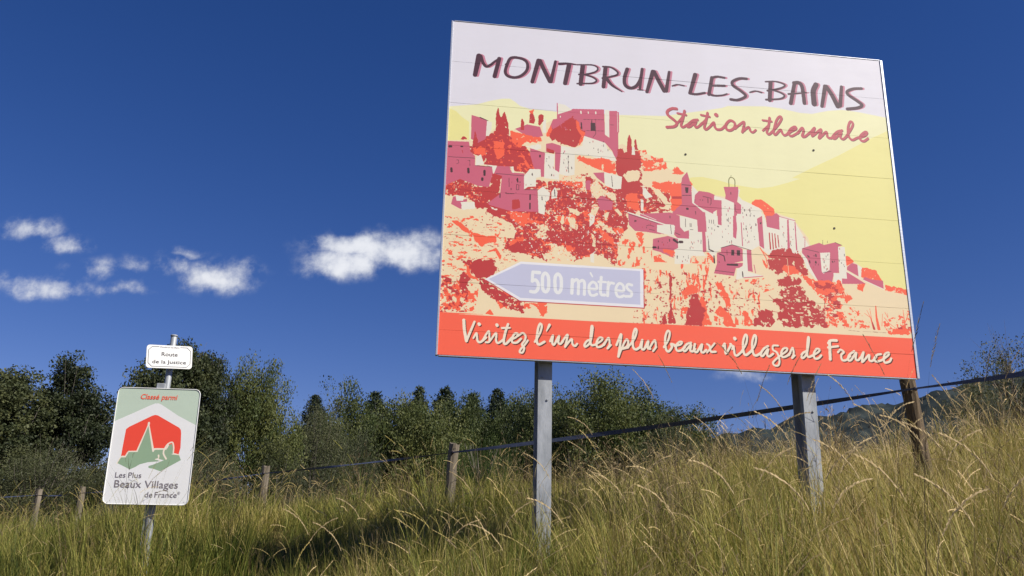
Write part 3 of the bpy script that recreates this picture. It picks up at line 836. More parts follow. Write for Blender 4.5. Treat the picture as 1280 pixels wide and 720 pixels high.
r o 12 .9:1987,628 2048,684 2126,706 2127,620 2046,615 2026,536
r o 12 .9:2156,604 2197,572 2193,486 2238,352 2136,347 2152,501 2117,499
r d 10 .9:2080,617 2123,619 2152,518 2193,486 2145,347 2010,348 2042,511
r o 10 1:1982,491 2041,503 2022,442 1970,413
r o 10 .9:2282,725 2334,728 2404,602 2400,515 2319,614
r o 12 1:2315,527 2380,471 2451,355 2349,358 2328,442 2260,464
r d 7 1:1810,379 1845,440 1859,348 1817,346
r o 7 1:2259,438 2293,432 2283,397 2257,396
r o 6 1:2492,486 2543,463 2540,420
s o 6 3:1934,565 1903,418
s o 3 3:1756,410 1784,344
s o 3 3:1661,464 1663,346
s o 8 3:3640,409 3626,501 3599,565
s d 20 5:3649,403 3631,488
s o 27 9:3690,406 3680,504 3683,603
s o 5 3:3626,501 3576,537
s o 5 3:3635,462 3628,580
s o 5 3:3720,433 3737,540
s o 5 3:3760,555 3782,509 3783,549
s o 5 3:3748,508 3790,457 3858,408
s o 14 4:3923,386 3927,478 3926,584
s o 7 3:3934,478 3980,574
r o 9 1.5:3768,384 3845,414 3996,482 3996,376 3766,364
n o .35 27 27:3483,479 3615,461 3609,401 3475,400
n o .25 27 27:3723,467 4010,602 3984,389 3767,377
n d .12 27 27:3772,417 3996,482 3984,389 3767,377
n o .12 20 27:3401,600 3496,606 3623,408 3381,395
p c:3375,395 3769,396 3763,370 3372,369
s t 3 3:3417,381 3519,375
s t 3 3:3546,377 3620,377
s t 5 5:3633,378 3680,376
s t 3 3:3690,377 3750,376
p b:-63,345 15,344 380,344 142,334 1172,336 1107,335 2170,347 2544,342 3131,343 2922,339 3889,341 4157,336 4080,-260 2891,-66 1106,-198 -66,-221
p d:368,629 649,795 1679,802 1675,466 649,466
p W:362,638 649,805 1673,807 1667,473 649,474
p a:392,640 655,786 1645,788 1639,498 654,498
s P 29 29:805,721 753,722
s P 25 25:750,721 747,643
S P 28 28:747,646 775,656 797,622 791,575 768,554 735,557
S P 28 28:853,720 833,695 830,640 835,582 857,560 878,584 882,638 877,694 853,720
S P 28 28:957,719 936,693 933,637 938,579 959,559 981,583 986,636 981,692 957,719
s P 28 28:1077,678 1072,563
S P 25 25:1081,658 1111,681 1127,655 1125,559
S P 25 25:1132,661 1160,677 1177,654 1175,558
S P 23 23:1217,610 1275,611 1273,652 1246,668 1219,643 1213,601 1225,561 1251,553 1279,566
s P 16 12:1227,745 1244,713
S P 25 25:1317,714 1309,613 1316,566 1345,563
s P 21 21:1294,673 1353,674
s P 25 25:1376,674 1368,558
S P 23 23:1378,647 1395,670 1420,667
S P 23 23:1442,609 1500,608 1498,654 1468,670 1443,639 1437,597 1451,560 1476,555 1503,566
S P 23 23:1572,662 1542,667 1528,643 1546,618 1568,600 1563,567 1517,562
T
s B 46 35:249,2674 220,2485
S B 28 17:264,2675 286,2610 315,2577 349,2594 386,2632 429,2668
s B 33 33:426,2666 390,2487
S B 24 24:530,2684 496,2611 482,2540 507,2501 569,2493 631,2523 674,2584 670,2653 618,2687 530,2684
s B 8 13:480,2613 517,2658
s B 37 30:773,2681 720,2465
S B 34 34:786,2682 823,2594 875,2485
s B 22 30:924,2688 884,2483
S B 25 11:960,2667 1036,2679 1108,2674
s B 38 34:1045,2661 1010,2478
s B 38 34:1168,2663 1148,2484
S B 11 17:1121,2675 1171,2680 1261,2685 1304,2659 1283,2621 1197,2586 1135,2579
S B 17 13:1188,2582 1260,2562 1291,2532 1255,2503 1179,2493 1118,2486
s B 34 32:1373,2668 1353,2478
S B 15 17:1351,2680 1423,2678 1481,2638 1475,2608 1413,2582 1345,2563
S B 32 9:1379,2566 1430,2501 1519,2444
S B 31 25:1570,2675 1544,2584 1549,2515 1594,2487 1649,2514 1689,2588 1707,2689
s B 25 21:1694,2599 1681,2482
s B 11 10:1662,2478 1711,2479
s B 36 27:1804,2672 1745,2464
S B 33 35:1815,2673 1853,2589 1903,2489
s B 23 31:1954,2683 1921,2490
S B 14 12:1980,2546 2026,2563 2088,2556
s B 37 29:2194,2678 2138,2489
S B 23 19:2136,2486 2193,2482 2275,2504
s B 31 29:2349,2663 2313,2492
S B 22 20:2349,2663 2397,2679 2466,2674
S B 21 14:2316,2498 2359,2484 2434,2494 2481,2513
s B 16 22:2327,2581 2462,2592
S B 25 25:2673,2684 2602,2679 2539,2642 2544,2602 2605,2560 2653,2517 2638,2490 2571,2459 2513,2461
S B 14 14:2697,2549 2750,2567 2808,2556
s B 35 33:2898,2664 2878,2485
S B 14 18:2851,2672 2951,2682 3030,2659 3011,2629 2945,2603 2864,2582
S B 16 18:2916,2593 2990,2571 3021,2542 2976,2509 2845,2489
s B 32 34:3126,2681 3075,2473
S B 34 32:3122,2684 3168,2690 3197,2647 3205,2485
s B 18 12:3061,2566 3234,2596
S B 46 46:3332,2686 3299,2611 3298,2486
s B 36 30:3419,2679 3370,2470
S B 36 40:3429,2679 3473,2601 3522,2483
s B 28 34:3578,2689 3546,2493
S B 26 30:3771,2690 3687,2678 3628,2644 3641,2607 3714,2557 3758,2518 3716,2486 3613,2464
G
S R 23 23:2009,2322 1968,2321 1926,2292 1929,2253 1982,2209 2006,2177 1980,2145 1915,2133
S R 21 19:2081,2307 2062,2226 2044,2166 2059,2146 2098,2171
S R 17 17:2003,2172 2037,2214 2065,2256
s R 17 17:2016,2279 2093,2268
S R 21 19:2196,2230 2155,2220 2108,2176 2102,2153 2130,2162 2180,2212 2169,2172 2184,2154 2221,2181
S R 21 19:2217,2179 2274,2240 2291,2306 2273,2225 2254,2160 2274,2145 2327,2196
s R 17 17:2230,2281 2308,2270
S R 21 19:2312,2180 2344,2217 2351,2173 2372,2151 2412,2159 2451,2200
s R 33 33:2368,2295 2372,2291
S R 21 21:2495,2250 2455,2207 2458,2161 2494,2154 2532,2187 2535,2231 2495,2250
S R 19 19:2536,2175 2575,2213 2625,2245 2601,2144
S R 21 17:2607,2155 2662,2199 2678,2161 2701,2153 2727,2177
S R 21 19:2864,2308 2849,2227 2829,2168 2848,2146 2893,2189
s R 16 17:2797,2280 2880,2275
s R 17 17:2794,2178 2844,2227
S R 19 19:2890,2186 2944,2255 2976,2313 2959,2331 2924,2283 2888,2166
S R 21 19:2888,2166 2908,2148 2958,2199 2974,2164 2996,2149 3046,2183
S R 19 19:3027,2178 3065,2197 3105,2225 3092,2241 3048,2210 3033,2164 3061,2147 3130,2192
S R 20 20:3115,2179 3162,2235 3173,2206 3157,2155 3183,2153 3239,2202
S R 20 20:3233,2190 3280,2245 3250,2163 3340,2236 3314,2147 3386,2215 3395,2166 3427,2157 3463,2182
S R 20 20:3539,2243 3490,2224 3443,2170 3465,2157 3528,2222 3516,2176 3541,2157 3582,2192
S R 20 20:3571,2181 3639,2287 3648,2330 3624,2336 3599,2273 3596,2193 3626,2156 3675,2180
S R 20 20:3670,2178 3745,2206 3777,2239 3758,2247 3711,2203 3707,2163 3739,2154 3779,2184
V
S L 21 22:206,289 214,208 233,121
s L 19 16:233,121 291,279
S L 13 18:287,147 310,187 320,128 344,117 386,156
s L 23 24:327,264 330,260
S L 14 14:357,126 404,208 413,162 412,123 385,118
S L 13 16:418,129 464,197 467,136 484,117 525,147
s L 23 23:469,264 472,259
S L 18 18:558,274 539,209 527,135 544,113 592,165
s L 15 13:511,240 574,245
S L 15 16:580,148 624,171 639,197 615,201 594,163 597,128 633,129 664,160
S L 15 15:638,182 675,207 699,189 696,152 673,114 691,87 678,50 656,54 665,78 697,116 718,149
S L 15 18:775,142 814,212 829,273 815,292 799,248 790,153 809,122 852,146
s L 21 8:891,286 868,235
S L 16 16:898,153 920,201 914,147 931,128 969,200 963,150 979,135 1000,156
S L 15 16:993,152 1038,213 1019,114
S L 16 15:1022,120 1070,179 1078,140 1098,124 1116,143
S L 16 16:1228,182 1196,171 1175,137 1187,125 1224,168 1242,276 1233,290 1224,180 1232,140 1261,143
S L 15 16:1257,141 1310,177 1322,200 1294,201 1273,158 1281,126 1318,136 1344,169
S L 15 15:1334,145 1371,206 1380,152 1362,118 1390,148
S L 16 18:1436,150 1476,239 1451,57
S L 15 16:1454,61 1474,115 1515,197 1533,184 1522,143 1477,120 1532,135
S L 15 18:1530,137 1583,208 1604,274 1591,291 1573,232 1572,145 1596,122 1633,146
S L 17 17:1629,144 1649,203 1641,138 1663,129 1698,197 1692,141 1713,133
S L 15 15:1705,138 1751,206 1759,152 1736,116 1763,151
S L 15 18:1826,153 1865,214 1879,275 1861,289 1840,230 1842,143 1864,119 1893,156 1889,182 1920,174
S L 15 17:1915,167 1962,180 1979,202 1954,201 1928,168 1935,131 1968,133 2001,162
S L 17 17:2054,201 2021,189 1987,146 2003,130 2052,183 2045,141 2062,129 2086,151
S L 17 17:2086,193 2077,144 2100,127 2145,193 2136,139 2152,125 2179,148
S L 15 17:2189,198 2209,181 2218,137 2257,137
s L 15 13:2252,206 2185,127
S L 15 17:2318,180 2339,208 2341,127 2384,190 2387,209 2401,191
S L 15 17:2398,167 2412,191 2417,128 2437,115 2477,148
s L 25 25:2425,259 2428,254
S L 15 19:2472,144 2519,216 2532,278 2517,291 2495,231 2494,147 2514,123 2553,152
S L 15 19:2549,148 2594,211 2609,278 2594,291 2572,227 2574,145 2598,123 2644,148
S L 17 17:2706,207 2671,186 2639,140 2655,122 2703,181 2694,137 2710,121 2745,145
S L 15 15:2792,216 2751,213 2747,179 2781,154 2796,96 2785,53 2755,47 2739,69 2767,101 2814,138
S L 15 17:2812,137 2862,174 2868,198 2838,194 2815,155 2824,122 2863,133 2893,159
S L 15 15:2881,140 2916,204 2922,154 2905,118 2929,140
S L 17 17:3039,185 3003,165 2986,137 3000,123 3036,167 3064,278 3057,293 3038,167 3048,134 3084,148
S L 15 17:3077,142 3134,178 3149,200 3123,205 3095,161 3103,124 3134,128 3159,152
s L 24 22:3242,275 3235,124
S L 19 21:3230,260 3252,283 3305,286
s L 16 17:3225,223 3313,238
S L 16 17:3308,187 3332,209 3359,190 3334,165 3339,123 3374,125 3412,160
S L 17 17:3450,203 3404,168 3390,127 3416,127 3466,190 3457,139 3477,128 3508,157
S L 16 17:3506,155 3533,199 3512,115 3577,177 3576,136 3601,128 3640,163
S L 17 17:3685,190 3649,181 3621,145 3636,125 3679,136 3710,154
S L 16 17:3706,151 3751,186 3753,206 3721,193 3705,150 3713,120 3754,131 3772,157"""
SIGN = """p g:-157,1012 826,1061 872,620 694,684 534,763 379,858 355,867 325,866 282,846 155,778 2,699 -140,613
p H:694,684 534,763 379,858 355,867 325,866 282,846 155,778 2,699 -175,604 -66,-197 957,-183 874,605
p e:110,634 134,656 315,758 337,765 360,762 554,659 570,640 576,609 585,487 575,425 535,431 359,456 347,433 227,444 161,442 137,400 100,403 102,471
S u 15 15:78,342 104,395 137,400 161,441 227,444 292,668 295,668 353,449 365,468 447,471
s u 15 15:78,342 104,395 137,399 157,441 227,444
s u 15 15:224,437 293,667 296,667 370,426
s u 14 14:364,445 373,464 455,471 508,465 531,433 581,421
p G:293,667 231,441 161,439 138,393 101,391 78,342 187,291 229,313 263,336 327,353 430,367 383,381 409,386 459,376 374,336 337,323 340,306 378,302 440,281 601,380 581,421 520,427 463,467 373,463 361,441 353,449
S u 14 11:476,388 448,436 457,482 479,518 512,530 528,485 529,431
p G:468,490 484,506 509,519 521,485 526,431 471,429
s u 11 11:481,506 472,483 458,475
p H:187,290 229,313 263,336 327,355 437,368 388,345 338,327 336,308 379,298 307,281
s u 14 11:410,416 413,399
s u 7 7:387,381 412,390 430,366"""
def print_image(name, Rr):
    img = bpy.data.images.new(name, Rr.W, Rr.H); buf = np.ones((Rr.H, Rr.W, 4), np.float32); buf[..., :3] = Rr.im
    img.pixels.foreach_set(buf.ravel()); img.update(); img.pack(); return img
rb = Raster(4000, 3000, 2, 'S'); paint(rb, ART); board_img = print_image('board_print', rb)
rs_ = Raster(700, 1000, 1, 'H'); paint(rs_, SIGN); sign_img = print_image('village_sign_print', rs_)
def print_mat(name, img, gain=.84, rough=.42, dirt=.05):
    m, t, b = material(name, rough, .22); im = t.n('ShaderNodeTexImage'); im.image = img; im.interpolation = 'Linear'; im.extension = 'EXTEND'
    v = objcoord(t, (1, 1, 3)); n = t.n('ShaderNodeTexNoise', Scale=2.3, Detail=8.0, Roughness=.7); t.l(v, n.inputs['Vector'])
    v2 = objcoord(t, (3.5, 3.5, .35)); nn = t.n('ShaderNodeTexNoise', Scale=1.0, Detail=5.0); t.l(v2, nn.inputs['Vector'])
    f = t.ramp(n.outputs['Fac'], [(.3, (gain*(1-dirt),)*3), (.7, (gain,)*3)])
    g = t.ramp(nn.outputs['Fac'], [(.25, (1-dirt*.5, 1-dirt*.55, 1-dirt*.7)), (.6, (1, 1, 1))])
    c = t.mix(1.0, im.outputs[0], f, 'MULTIPLY'); c = t.mix(1.0, c, g, 'MULTIPLY'); t.l(c, b.inputs['Base Color'])
    t.l(t.ramp(n.outputs['Fac'], [(.3, (rough+.15,)*3), (.7, (rough-.05,)*3)]), b.inputs['Roughness'])
    bp = t.n('ShaderNodeBump', Strength=.06, Distance=.01); t.l(n.outputs['Fac'], bp.inputs['Height']); t.l(bp.outputs[0], b.inputs['Normal'])
    return m
BOARD = print_mat('board_print_vinyl', board_img); VSIGN = print_mat('village_sign_vinyl', sign_img, .82)
ALU = noisy('brushed_aluminium', (.42, .44, .48), (.62, .64, .68), 8, (1, 1, 12), rough=.38, metal=.6, bump=.05)
GALV = noisy('galvanised_steel', (.22, .235, .25), (.40, .42, .44), 14, (1, 1, .35), rough=.55, metal=.25, bump=.1, detail=9)
BACK = noisy('painted_sheet_back', (.30, .31, .32), (.42, .43, .44), 6, rough=.6)
DARK = noisy('dark_bolt_steel', (.03, .028, .025), (.09, .08, .07), 40, rough=.6, metal=.5)
WHITE = noisy('white_enamel', (.70, .70, .68), (.80, .80, .78), 9, rough=.35, spec=.45)

# ---------------------------------------------------------------- the billboard
BY = .1205
bb = empty('billboard', (-.5792, 6.6808, EYE+1.5414), BY)
tag(bb, 'huge billboard painting a hill village in red and mauve under MONTBRUN-LES-BAINS, on two steel posts', 'billboard')
edges = [0, .2, .6, 1.0, 1.4, 1.8, 2.2, 2.6, 3.0]; rp = random.Random(4)
TH = .035
for i in range(8):
    z0, z1 = edges[i]+.0004, edges[i+1]-.0004; nx = 40; bv = .0012; off = rp.uniform(-.0006, .0006)
    # cross-section of one plank: front face with small chamfers, then back
    prof = [(TH, z0), (bv+off, z0), (off, z0+bv), (off, z1-bv), (bv+off, z1), (TH, z1)]
    V = []; F = []; UV = []
    for ix in range(nx+1):
        x = 4.0*ix/nx; wob = .0007*math.sin(x*2.1+i*1.7)+.0004*math.sin(x*5.3+i)
        for (y, z) in prof: V.append((x, y+wob*(y < TH), z)); UV.append((x/4, z/3))
    n = len(prof)
    for ix in range(nx):
        for k in range(n):
            k2 = (k+1) % n; F.append((ix*n+k, (ix+1)*n+k, (ix+1)*n+k2, ix*n+k2))
    mi = [0 if (f % n) in (1, 2, 3) else 1 for f in range(len(F))]
    me = mesh_np('plank', V, F, None, False, mi); uv = me.uv_layers.new(name='UVMap')
    li = np.zeros(len(me.loops), np.int32); me.loops.foreach_get('vertex_index', li); uv.data.foreach_set('uv', np.array(UV, np.float32)[li].ravel())
    link('plank', me, [BOARD, BACK], bb)
for x0, wd in ((-.004, .016), (3.981, .023)):
    bm = bmesh.new(); bm_box(bm, x0+wd/2, .017, 1.5, wd, .046, 3.008, .002); bm_obj('edge_trim', bm, ALU, bb)
for zc in (-.0065, 3.0065):
    bm = bmesh.new(); bm_box(bm, 2.0, .017, zc, 3.96, .04, .007, .001); bm_obj('edge_trim', bm, ALU, bb)
for (u, v_) in ((2.0, 1.9), (3.12, 2.07), (3.12, 1.42), (1.1, .16), (3.12, 2.9)):
    pass
def hole(u, v):
    bm = bmesh.new(); bmesh.ops.create_cone(bm, cap_ends=True, segments=12, radius1=.011, radius2=.008, depth=.006, matrix=Matrix.Translation((u, -.002, v)) @ Matrix.Rotation(R_(90), 4, 'X'))
    bm_obj('rivet', bm, DARK, bb)
HOLES = [
    (2.075, 1.884),
    (3.253, 2.022),
    (3.379, 1.289)]
for u, v in HOLES: hole(u, v)
# the two H-section posts, local frame of the board (x along it, y behind it)
for px in (.875, 3.072):
    gx, gy = -.5792+px*math.cos(BY), 6.6808+px*math.sin(BY); top = 2.85; bot = gz(gx, gy)-.5-(EYE+1.5414)
    y0 = .042+.045; W_, D_, tf, tw = .112, .20, .009, .007
    sec = [(-W_/2, 0), (W_/2, 0), (W_/2, tf), (tw/2, tf), (tw/2, D_-tf), (W_/2, D_-tf), (W_/2, D_), (-W_/2, D_), (-W_/2, D_-tf), (-tw/2, D_-tf), (-tw/2, tf), (-W_/2, tf)]
    bm = bmesh.new(); vs = [[bm.verts.new((px+a, y0+c, z)) for a, c in sec] for z in (bot, top)]
    for k in range(12): bm.faces.new((vs[0][k], vs[0][(k+1) % 12], vs[1][(k+1) % 12], vs[1][k]))
    bm.faces.new(vs[1]); bm.faces.new(vs[0][::-1]); bmesh.ops.recalc_face_normals(bm, faces=bm.faces)
    bm_obj('steel_post', bm, GALV, bb)
    for zz in (-.12, -.3):
        bm = bmesh.new(); bmesh.ops.create_cone(bm, cap_ends=True, segments=6, radius1=.009, radius2=.009, depth=.01, matrix=Matrix.Translation((px+.02*(1 if zz < -.2 else -1), y0-.004, zz)) @ Matrix.Rotation(R_(90), 4, 'X')); bm_obj('bolt', bm, GALV, bb)
for zz in (.35, 1.2, 2.05, 2.75):
    bm = bmesh.new(); bm_box(bm, 2.0, TH+.005+.022, zz, 3.9, .042, .06, .003); bm_obj('back_rail', bm, ALU, bb)

# ---------------------------------------------------------------- lettering with the built-in face, as flat cut vinyl
def text_mesh(name, body, width, x, z, y, mat, parent, shear=0., thick=0., align='L', hscale=None, spacing=1.0, flip=1):
    cu = bpy.data.curves.new(name, 'FONT'); cu.body = body; cu.size = 1; cu.shear = shear; cu.offset = thick; cu.resolution_u = 3; cu.space_character = spacing
    o = bpy.data.objects.new(name, cu); COL.objects.link(o); dg = bpy.context.evaluated_depsgraph_get(); dg.update()
    me = bpy.data.meshes.new_from_object(o.evaluated_get(dg)); COL.objects.unlink(o); bpy.data.objects.remove(o); bpy.data.curves.remove(cu)
    co = np.zeros(len(me.vertices)*3, np.float32); me.vertices.foreach_get('co', co); co = co.reshape(-1, 3)
    w_ = co[:, 0].max()-co[:, 0].min(); s = width/w_; co[:, 0] -= co[:, 0].min(); h = hscale or s
    X = co[:, 0]*s+(x if align == 'L' else x-width if align == 'R' else x-width/2)
    out = np.stack([X, np.full(len(X), y, np.float32), co[:, 1]*h+z], 1).astype(np.float32); me.vertices.foreach_set('co', out.ravel()); me.update(); me.materials.clear()
    return link(name, me, mat, parent)
RED = material('red_vinyl', .4, .4, 0, (.78, .12, .06))[0]; GREYT = material('grey_vinyl', .45, .3, 0, (.20, .175, .19))[0]; BLK = material('black_paint', .45, .3, 0, (.045, .035, .04))[0]

def rounded(w_, h_, r, n=5):
    P = []
    for cx, cz, a0 in ((w_/2-r, h_/2-r, 0), (-w_/2+r, h_/2-r, 90), (-w_/2+r, -h_/2+r, 180), (w_/2-r, -h_/2+r, 270)):
        for k in range(n+1): a = R_(a0+90*k/n); P.append((cx+r*math.cos(a), cz+r*math.sin(a)))
    return P
def panel(name, w_, h_, r, th, matf, matb, parent, uv=False, n=5):
    P = rounded(w_, h_, r, n); bm = bmesh.new(); f = [bm.verts.new((a, 0, c)) for a, c in P]; bk = [bm.verts.new((a, th, c)) for a, c in P]
    ff = bm.faces.new(f); fb = bm.faces.new(bk[::-1]); fb.material_index = 1
    for k in range(len(P)):
        q = bm.faces.new((f[k], bk[k], bk[(k+1) % len(P)], f[(k+1) % len(P)])); q.material_index = 1
    lay = bm.loops.layers.uv.new('UVMap')
    for fa in bm.faces:
        for l in fa.loops: l[lay].uv = (l.vert.co.x/w_+.5, l.vert.co.z/h_+.5)
    bmesh.ops.recalc_face_normals(bm, faces=bm.faces)
    me = bpy.data.meshes.new(name); bm.to_mesh(me); bm.free(); return link(name, me, [matf, matb], parent)

# ---------------------------------------------------------------- roadside post with its two plates
PX, PY = -3.07, 7.81
post = empty('sign_post', (PX, PY, gz(PX, PY)), 0)
tag(post, 'slim round galvanised post that carries the two small white plates on the left', 'post')
topz = EYE+1.915-gz(PX, PY)
V, F = tube([(0, 0, -.4), (0, 0, topz*.5), (0, 0, topz-.004), (0, 0, topz)], [.027, .027, .027, .025], 16); me = mesh_np('pole', V, F, None, True); link('pole', me, GALV, post)
bm = bmesh.new(); bm_box(bm, 0, .01, .25, .078, .05, 1.30, .006); bm_obj('sleeve', bm, GALV, post)
V, F = tube([(0, 0, topz-.001), (0, 0, topz+.012)], [.033, .030], 16); link('cap', mesh_np('cap', V, F, None, True), GALV, post)
vs_ = empty('village_sign', (-3.087, 7.717, EYE+.916), .114); vs_.rotation_euler = (0, -.011, .114)
tag(vs_, 'tall white and pale green sign with a red village emblem on the left post', 'sign')
panel('sign_panel', .70, 1.0, .045, .018, VSIGN, ALU, vs_)
P_ = rounded(.70, 1.0, .045); rim = Geo(); ring = [(a*.997, -.002, c*.998) for a, c in P_]; ring.append(ring[0])
V, F = tube(ring, .0035, 6, False); link('rim', mesh_np('rim', V, F, None, True), WHITE, vs_)
def tx(body, x0, x1, z, mat, **k): text_mesh('lettering', body, (x1-x0)/1000, x0/1000-.35, z/1000-.5, -.0025, mat, vs_, **k)
for body, x0, x1, z, mt, kw in (('Classé', 198, 354, 902, RED, dict(shear=.14, thick=.014, hscale=.064)), ('parmi', 374, 509, 902, RED, dict(shear=.14, thick=.014, hscale=.064)),
        ('Les', 76, 161, 222, GREYT, dict(hscale=.066)), ('Plus', 184, 291, 222, GREYT, dict(hscale=.066)), ('Beaux', 79, 300, 140, GREYT, dict(hscale=.088, thick=.003)),
        ('Villages', 326, 604, 140, GREYT, dict(hscale=.088, thick=.003)), ('de', 339, 403, 62, GREYT, dict(hscale=.066)), ('France', 421, 604, 62, GREYT, dict(hscale=.066))): tx(body, x0, x1, z, mt, **kw)
tx('®', 606, 628, 88, GREYT, hscale=.036)
for zz in (.22, -.36):
    bm = bmesh.new(); bm_box(bm, -.0, .031, zz, .62, .022, .045, .003); bm_obj('back_rail', bm, ALU, vs_)
bm = bmesh.new(); bm_box(bm, .0, .026, .515, .075, .03, .07, .004); bm_obj('clamp', bm, GALV, vs_)

rp_ = empty('road_name_plate', (-3.053, 7.747-.02, EYE+1.705), 0); rp_.rotation_euler = (0, -.083, .50)
tag(rp_, 'small cream plate reading Route de la Justice at the top of the left post', 'sign')
panel('plate', .388, .208, .026, .012, WHITE, ALU, rp_, n=3)
def notch(w_, h_, c): 
    return [(-w_/2+c, h_/2), (-w_/2+c*.35, h_/2-c*.65), (-w_/2, h_/2-c), (-w_/2, -h_/2+c), (-w_/2+c*.35, -h_/2+c*.65), (-w_/2+c, -h_/2), (w_/2-c, -h_/2), (w_/2-c*.35, -h_/2+c*.65), (w_/2, -h_/2+c), (w_/2, h_/2-c), (w_/2-c*.35, h_/2-c*.65), (w_/2-c, h_/2)]
L = notch(.355, .178, .03); L = [(-.09, .089)]+L+[(.09, .089)]; g = Geo()
for (a, c), (a2, c2) in zip(L[:-1], L[1:]):
    d = Vector((a2-a, 0, c2-c)).normalized(); nn = Vector((-d.z, 0, d.x))*.0017; p, q = Vector((a, -.0015, c))-d*.0012, Vector((a2, -.0015, c2))+d*.0012
    g.add([tuple(p-nn), tuple(q-nn), tuple(q+nn), tuple(p+nn)], [(3, 2, 1, 0)])
link('border_line', g.mesh('border_line', False), BLK, rp_)
text_mesh('lettering', 'Route', .135, 0, .006, -.0015, BLK, rp_, align='C', hscale=.050, thick=.006)
text_mesh('lettering', 'de la Justice', .285, 0, -.062, -.0015, BLK, rp_, align='C', hscale=.046, thick=.006)
text_mesh('lettering', 'Montbrun-les-Bains', .16, 0, .080, -.0015, GREYT, rp_, align='C', hscale=.020)
bm = bmesh.new(); bm_box(bm, 0, .03, 0, .05, .036, .12, .004); bm_obj('clamp', bm, GALV, rp_)

# ---------------------------------------------------------------- fence of round timber posts and electric tape
WOOD = noisy('weathered_wood', (.07, .058, .042), (.24, .20, .15), 18, (1, 1, .12), rough=.9, bump=.5, detail=9)
WOODD = noisy('dark_brown_wood', (.035, .024, .016), (.20, .145, .085), 16, (1, 1, .14), rough=.9, bump=.7, detail=9)  # darker, browner wood tone for the one thick post
TAPE = noisy('fence_tape', (.04, .05, .085), (.10, .12, .19), 30, (.4, 4, 4), rough=.6)
fence = empty('fence', (3.6, 8.0, gz(3.6, 8.0)), 0)
tag(fence, 'pasture fence of uneven wooden posts strung with one dark tape across the grass slope', 'fence')
FO = fence.location
def rough_post(p, top, r, lean, mat, seed):
    rr = random.Random(seed); z0 = gz(*p)-.4; n = 9; P = []; Rr = []
    for i in range(n):
        f = i/(n-1); z = z0+(top-z0)*f; P.append((p[0]+lean[0]*(f-1)+rr.uniform(-.006, .006)-FO.x, p[1]+lean[1]*(f-1)-FO.y, z-FO.z)); Rr.append(r*(1.08-.14*f)*rr.uniform(.95, 1.05))
    V, F = tube(P, Rr, 12); V = [(x+rr.uniform(-.004, .004), y+rr.uniform(-.004, .004), z+(rr.uniform(-.012, .02) if k >= len(V)-12 else 0)) for k, (x, y, z) in enumerate(V)]
    return link('post', mesh_np('post', V, F, None, False), mat, fence)
POSTS = [
    (-13.5, 19.0, 2.6, 0.055, (0.03, 0), 0),
    (-8.8, 17, 2.748, 0.055, (0.02, 0), 0),
    (-7.3, 15.5, 2.703, 0.055, (0.0, 0), 0),
    (-3.51, 13, 2.878, 0.058, (0.04, 0), 0),
    (-0.64, 10.5, 2.942, 0.062, (0.07, 0), 0),
    (3.68, 8.0, 3.311, 0.072, (-0.1, 0), 1),
    (7.6, 5.7, 3.75, 0.06, (0.0, 0), 0)]
for k, (x, y, top, r, lean, dk) in enumerate(POSTS):
    o = rough_post((x, y), top, r, lean, WOODD if dk else WOOD, k)
    if dk: o['label'] = 'thick dark brown post beside the lower right corner of the billboard'
    g = Geo(); V, F = tube([(x-FO.x+lean[0]*-.1-.0, y-r-.004-FO.y, top-.11-FO.z), (x-FO.x+lean[0]*-.1, y-r-.045-FO.y, top-.11-FO.z)], [.012, .02], 8); g.add(V, F); link('insulator', g.mesh('insulator'), BLK, fence)
def tape(p, q, sag, wid, tw0, tw1, n=26):
    g = Geo(); V = []; F = []
    p = Vector(p); q = Vector(q); d = (q-p).normalized(); side = Vector((-d.y, d.x, 0)).normalized()
    for i in range(n+1):
        f = i/n; c = p.lerp(q, f); c.z -= sag*4*f*(1-f); a = tw0+(tw1-tw0)*f+(.25 if wid > .04 else .9)*math.sin(f*9+p.x); w_ = wid/2*(min(1, .35+4*f, .35+4*(1-f)))
        off = (Vector((0, 0, 1))*math.cos(a)+side*math.sin(a))*w_
        for s, k in ((-1, 1), (1, 1), (1, -1), (-1, -1)): V.append(tuple(c+off*s+side*.0012*k-FO))
    for i in range(n):
        for k in range(4): F.append((i*4+k, i*4+(k+1) % 4, (i+1)*4+(k+1) % 4, (i+1)*4+k))
    link('tape', mesh_np('tape', V, F, None, False), TAPE, fence)
for k in range(len(POSTS)-1):
    a, b_ = POSTS[k], POSTS[k+1]
    tape((a[0], a[1]-a[3]-.045, a[2]-.11), (b_[0], b_[1]-b_[3]-.045, b_[2]-.11), .012*(k % 3+1), .044 if k > 3 else .027, .12*((k*7) % 3), -.15*((k*5) % 3), 30)
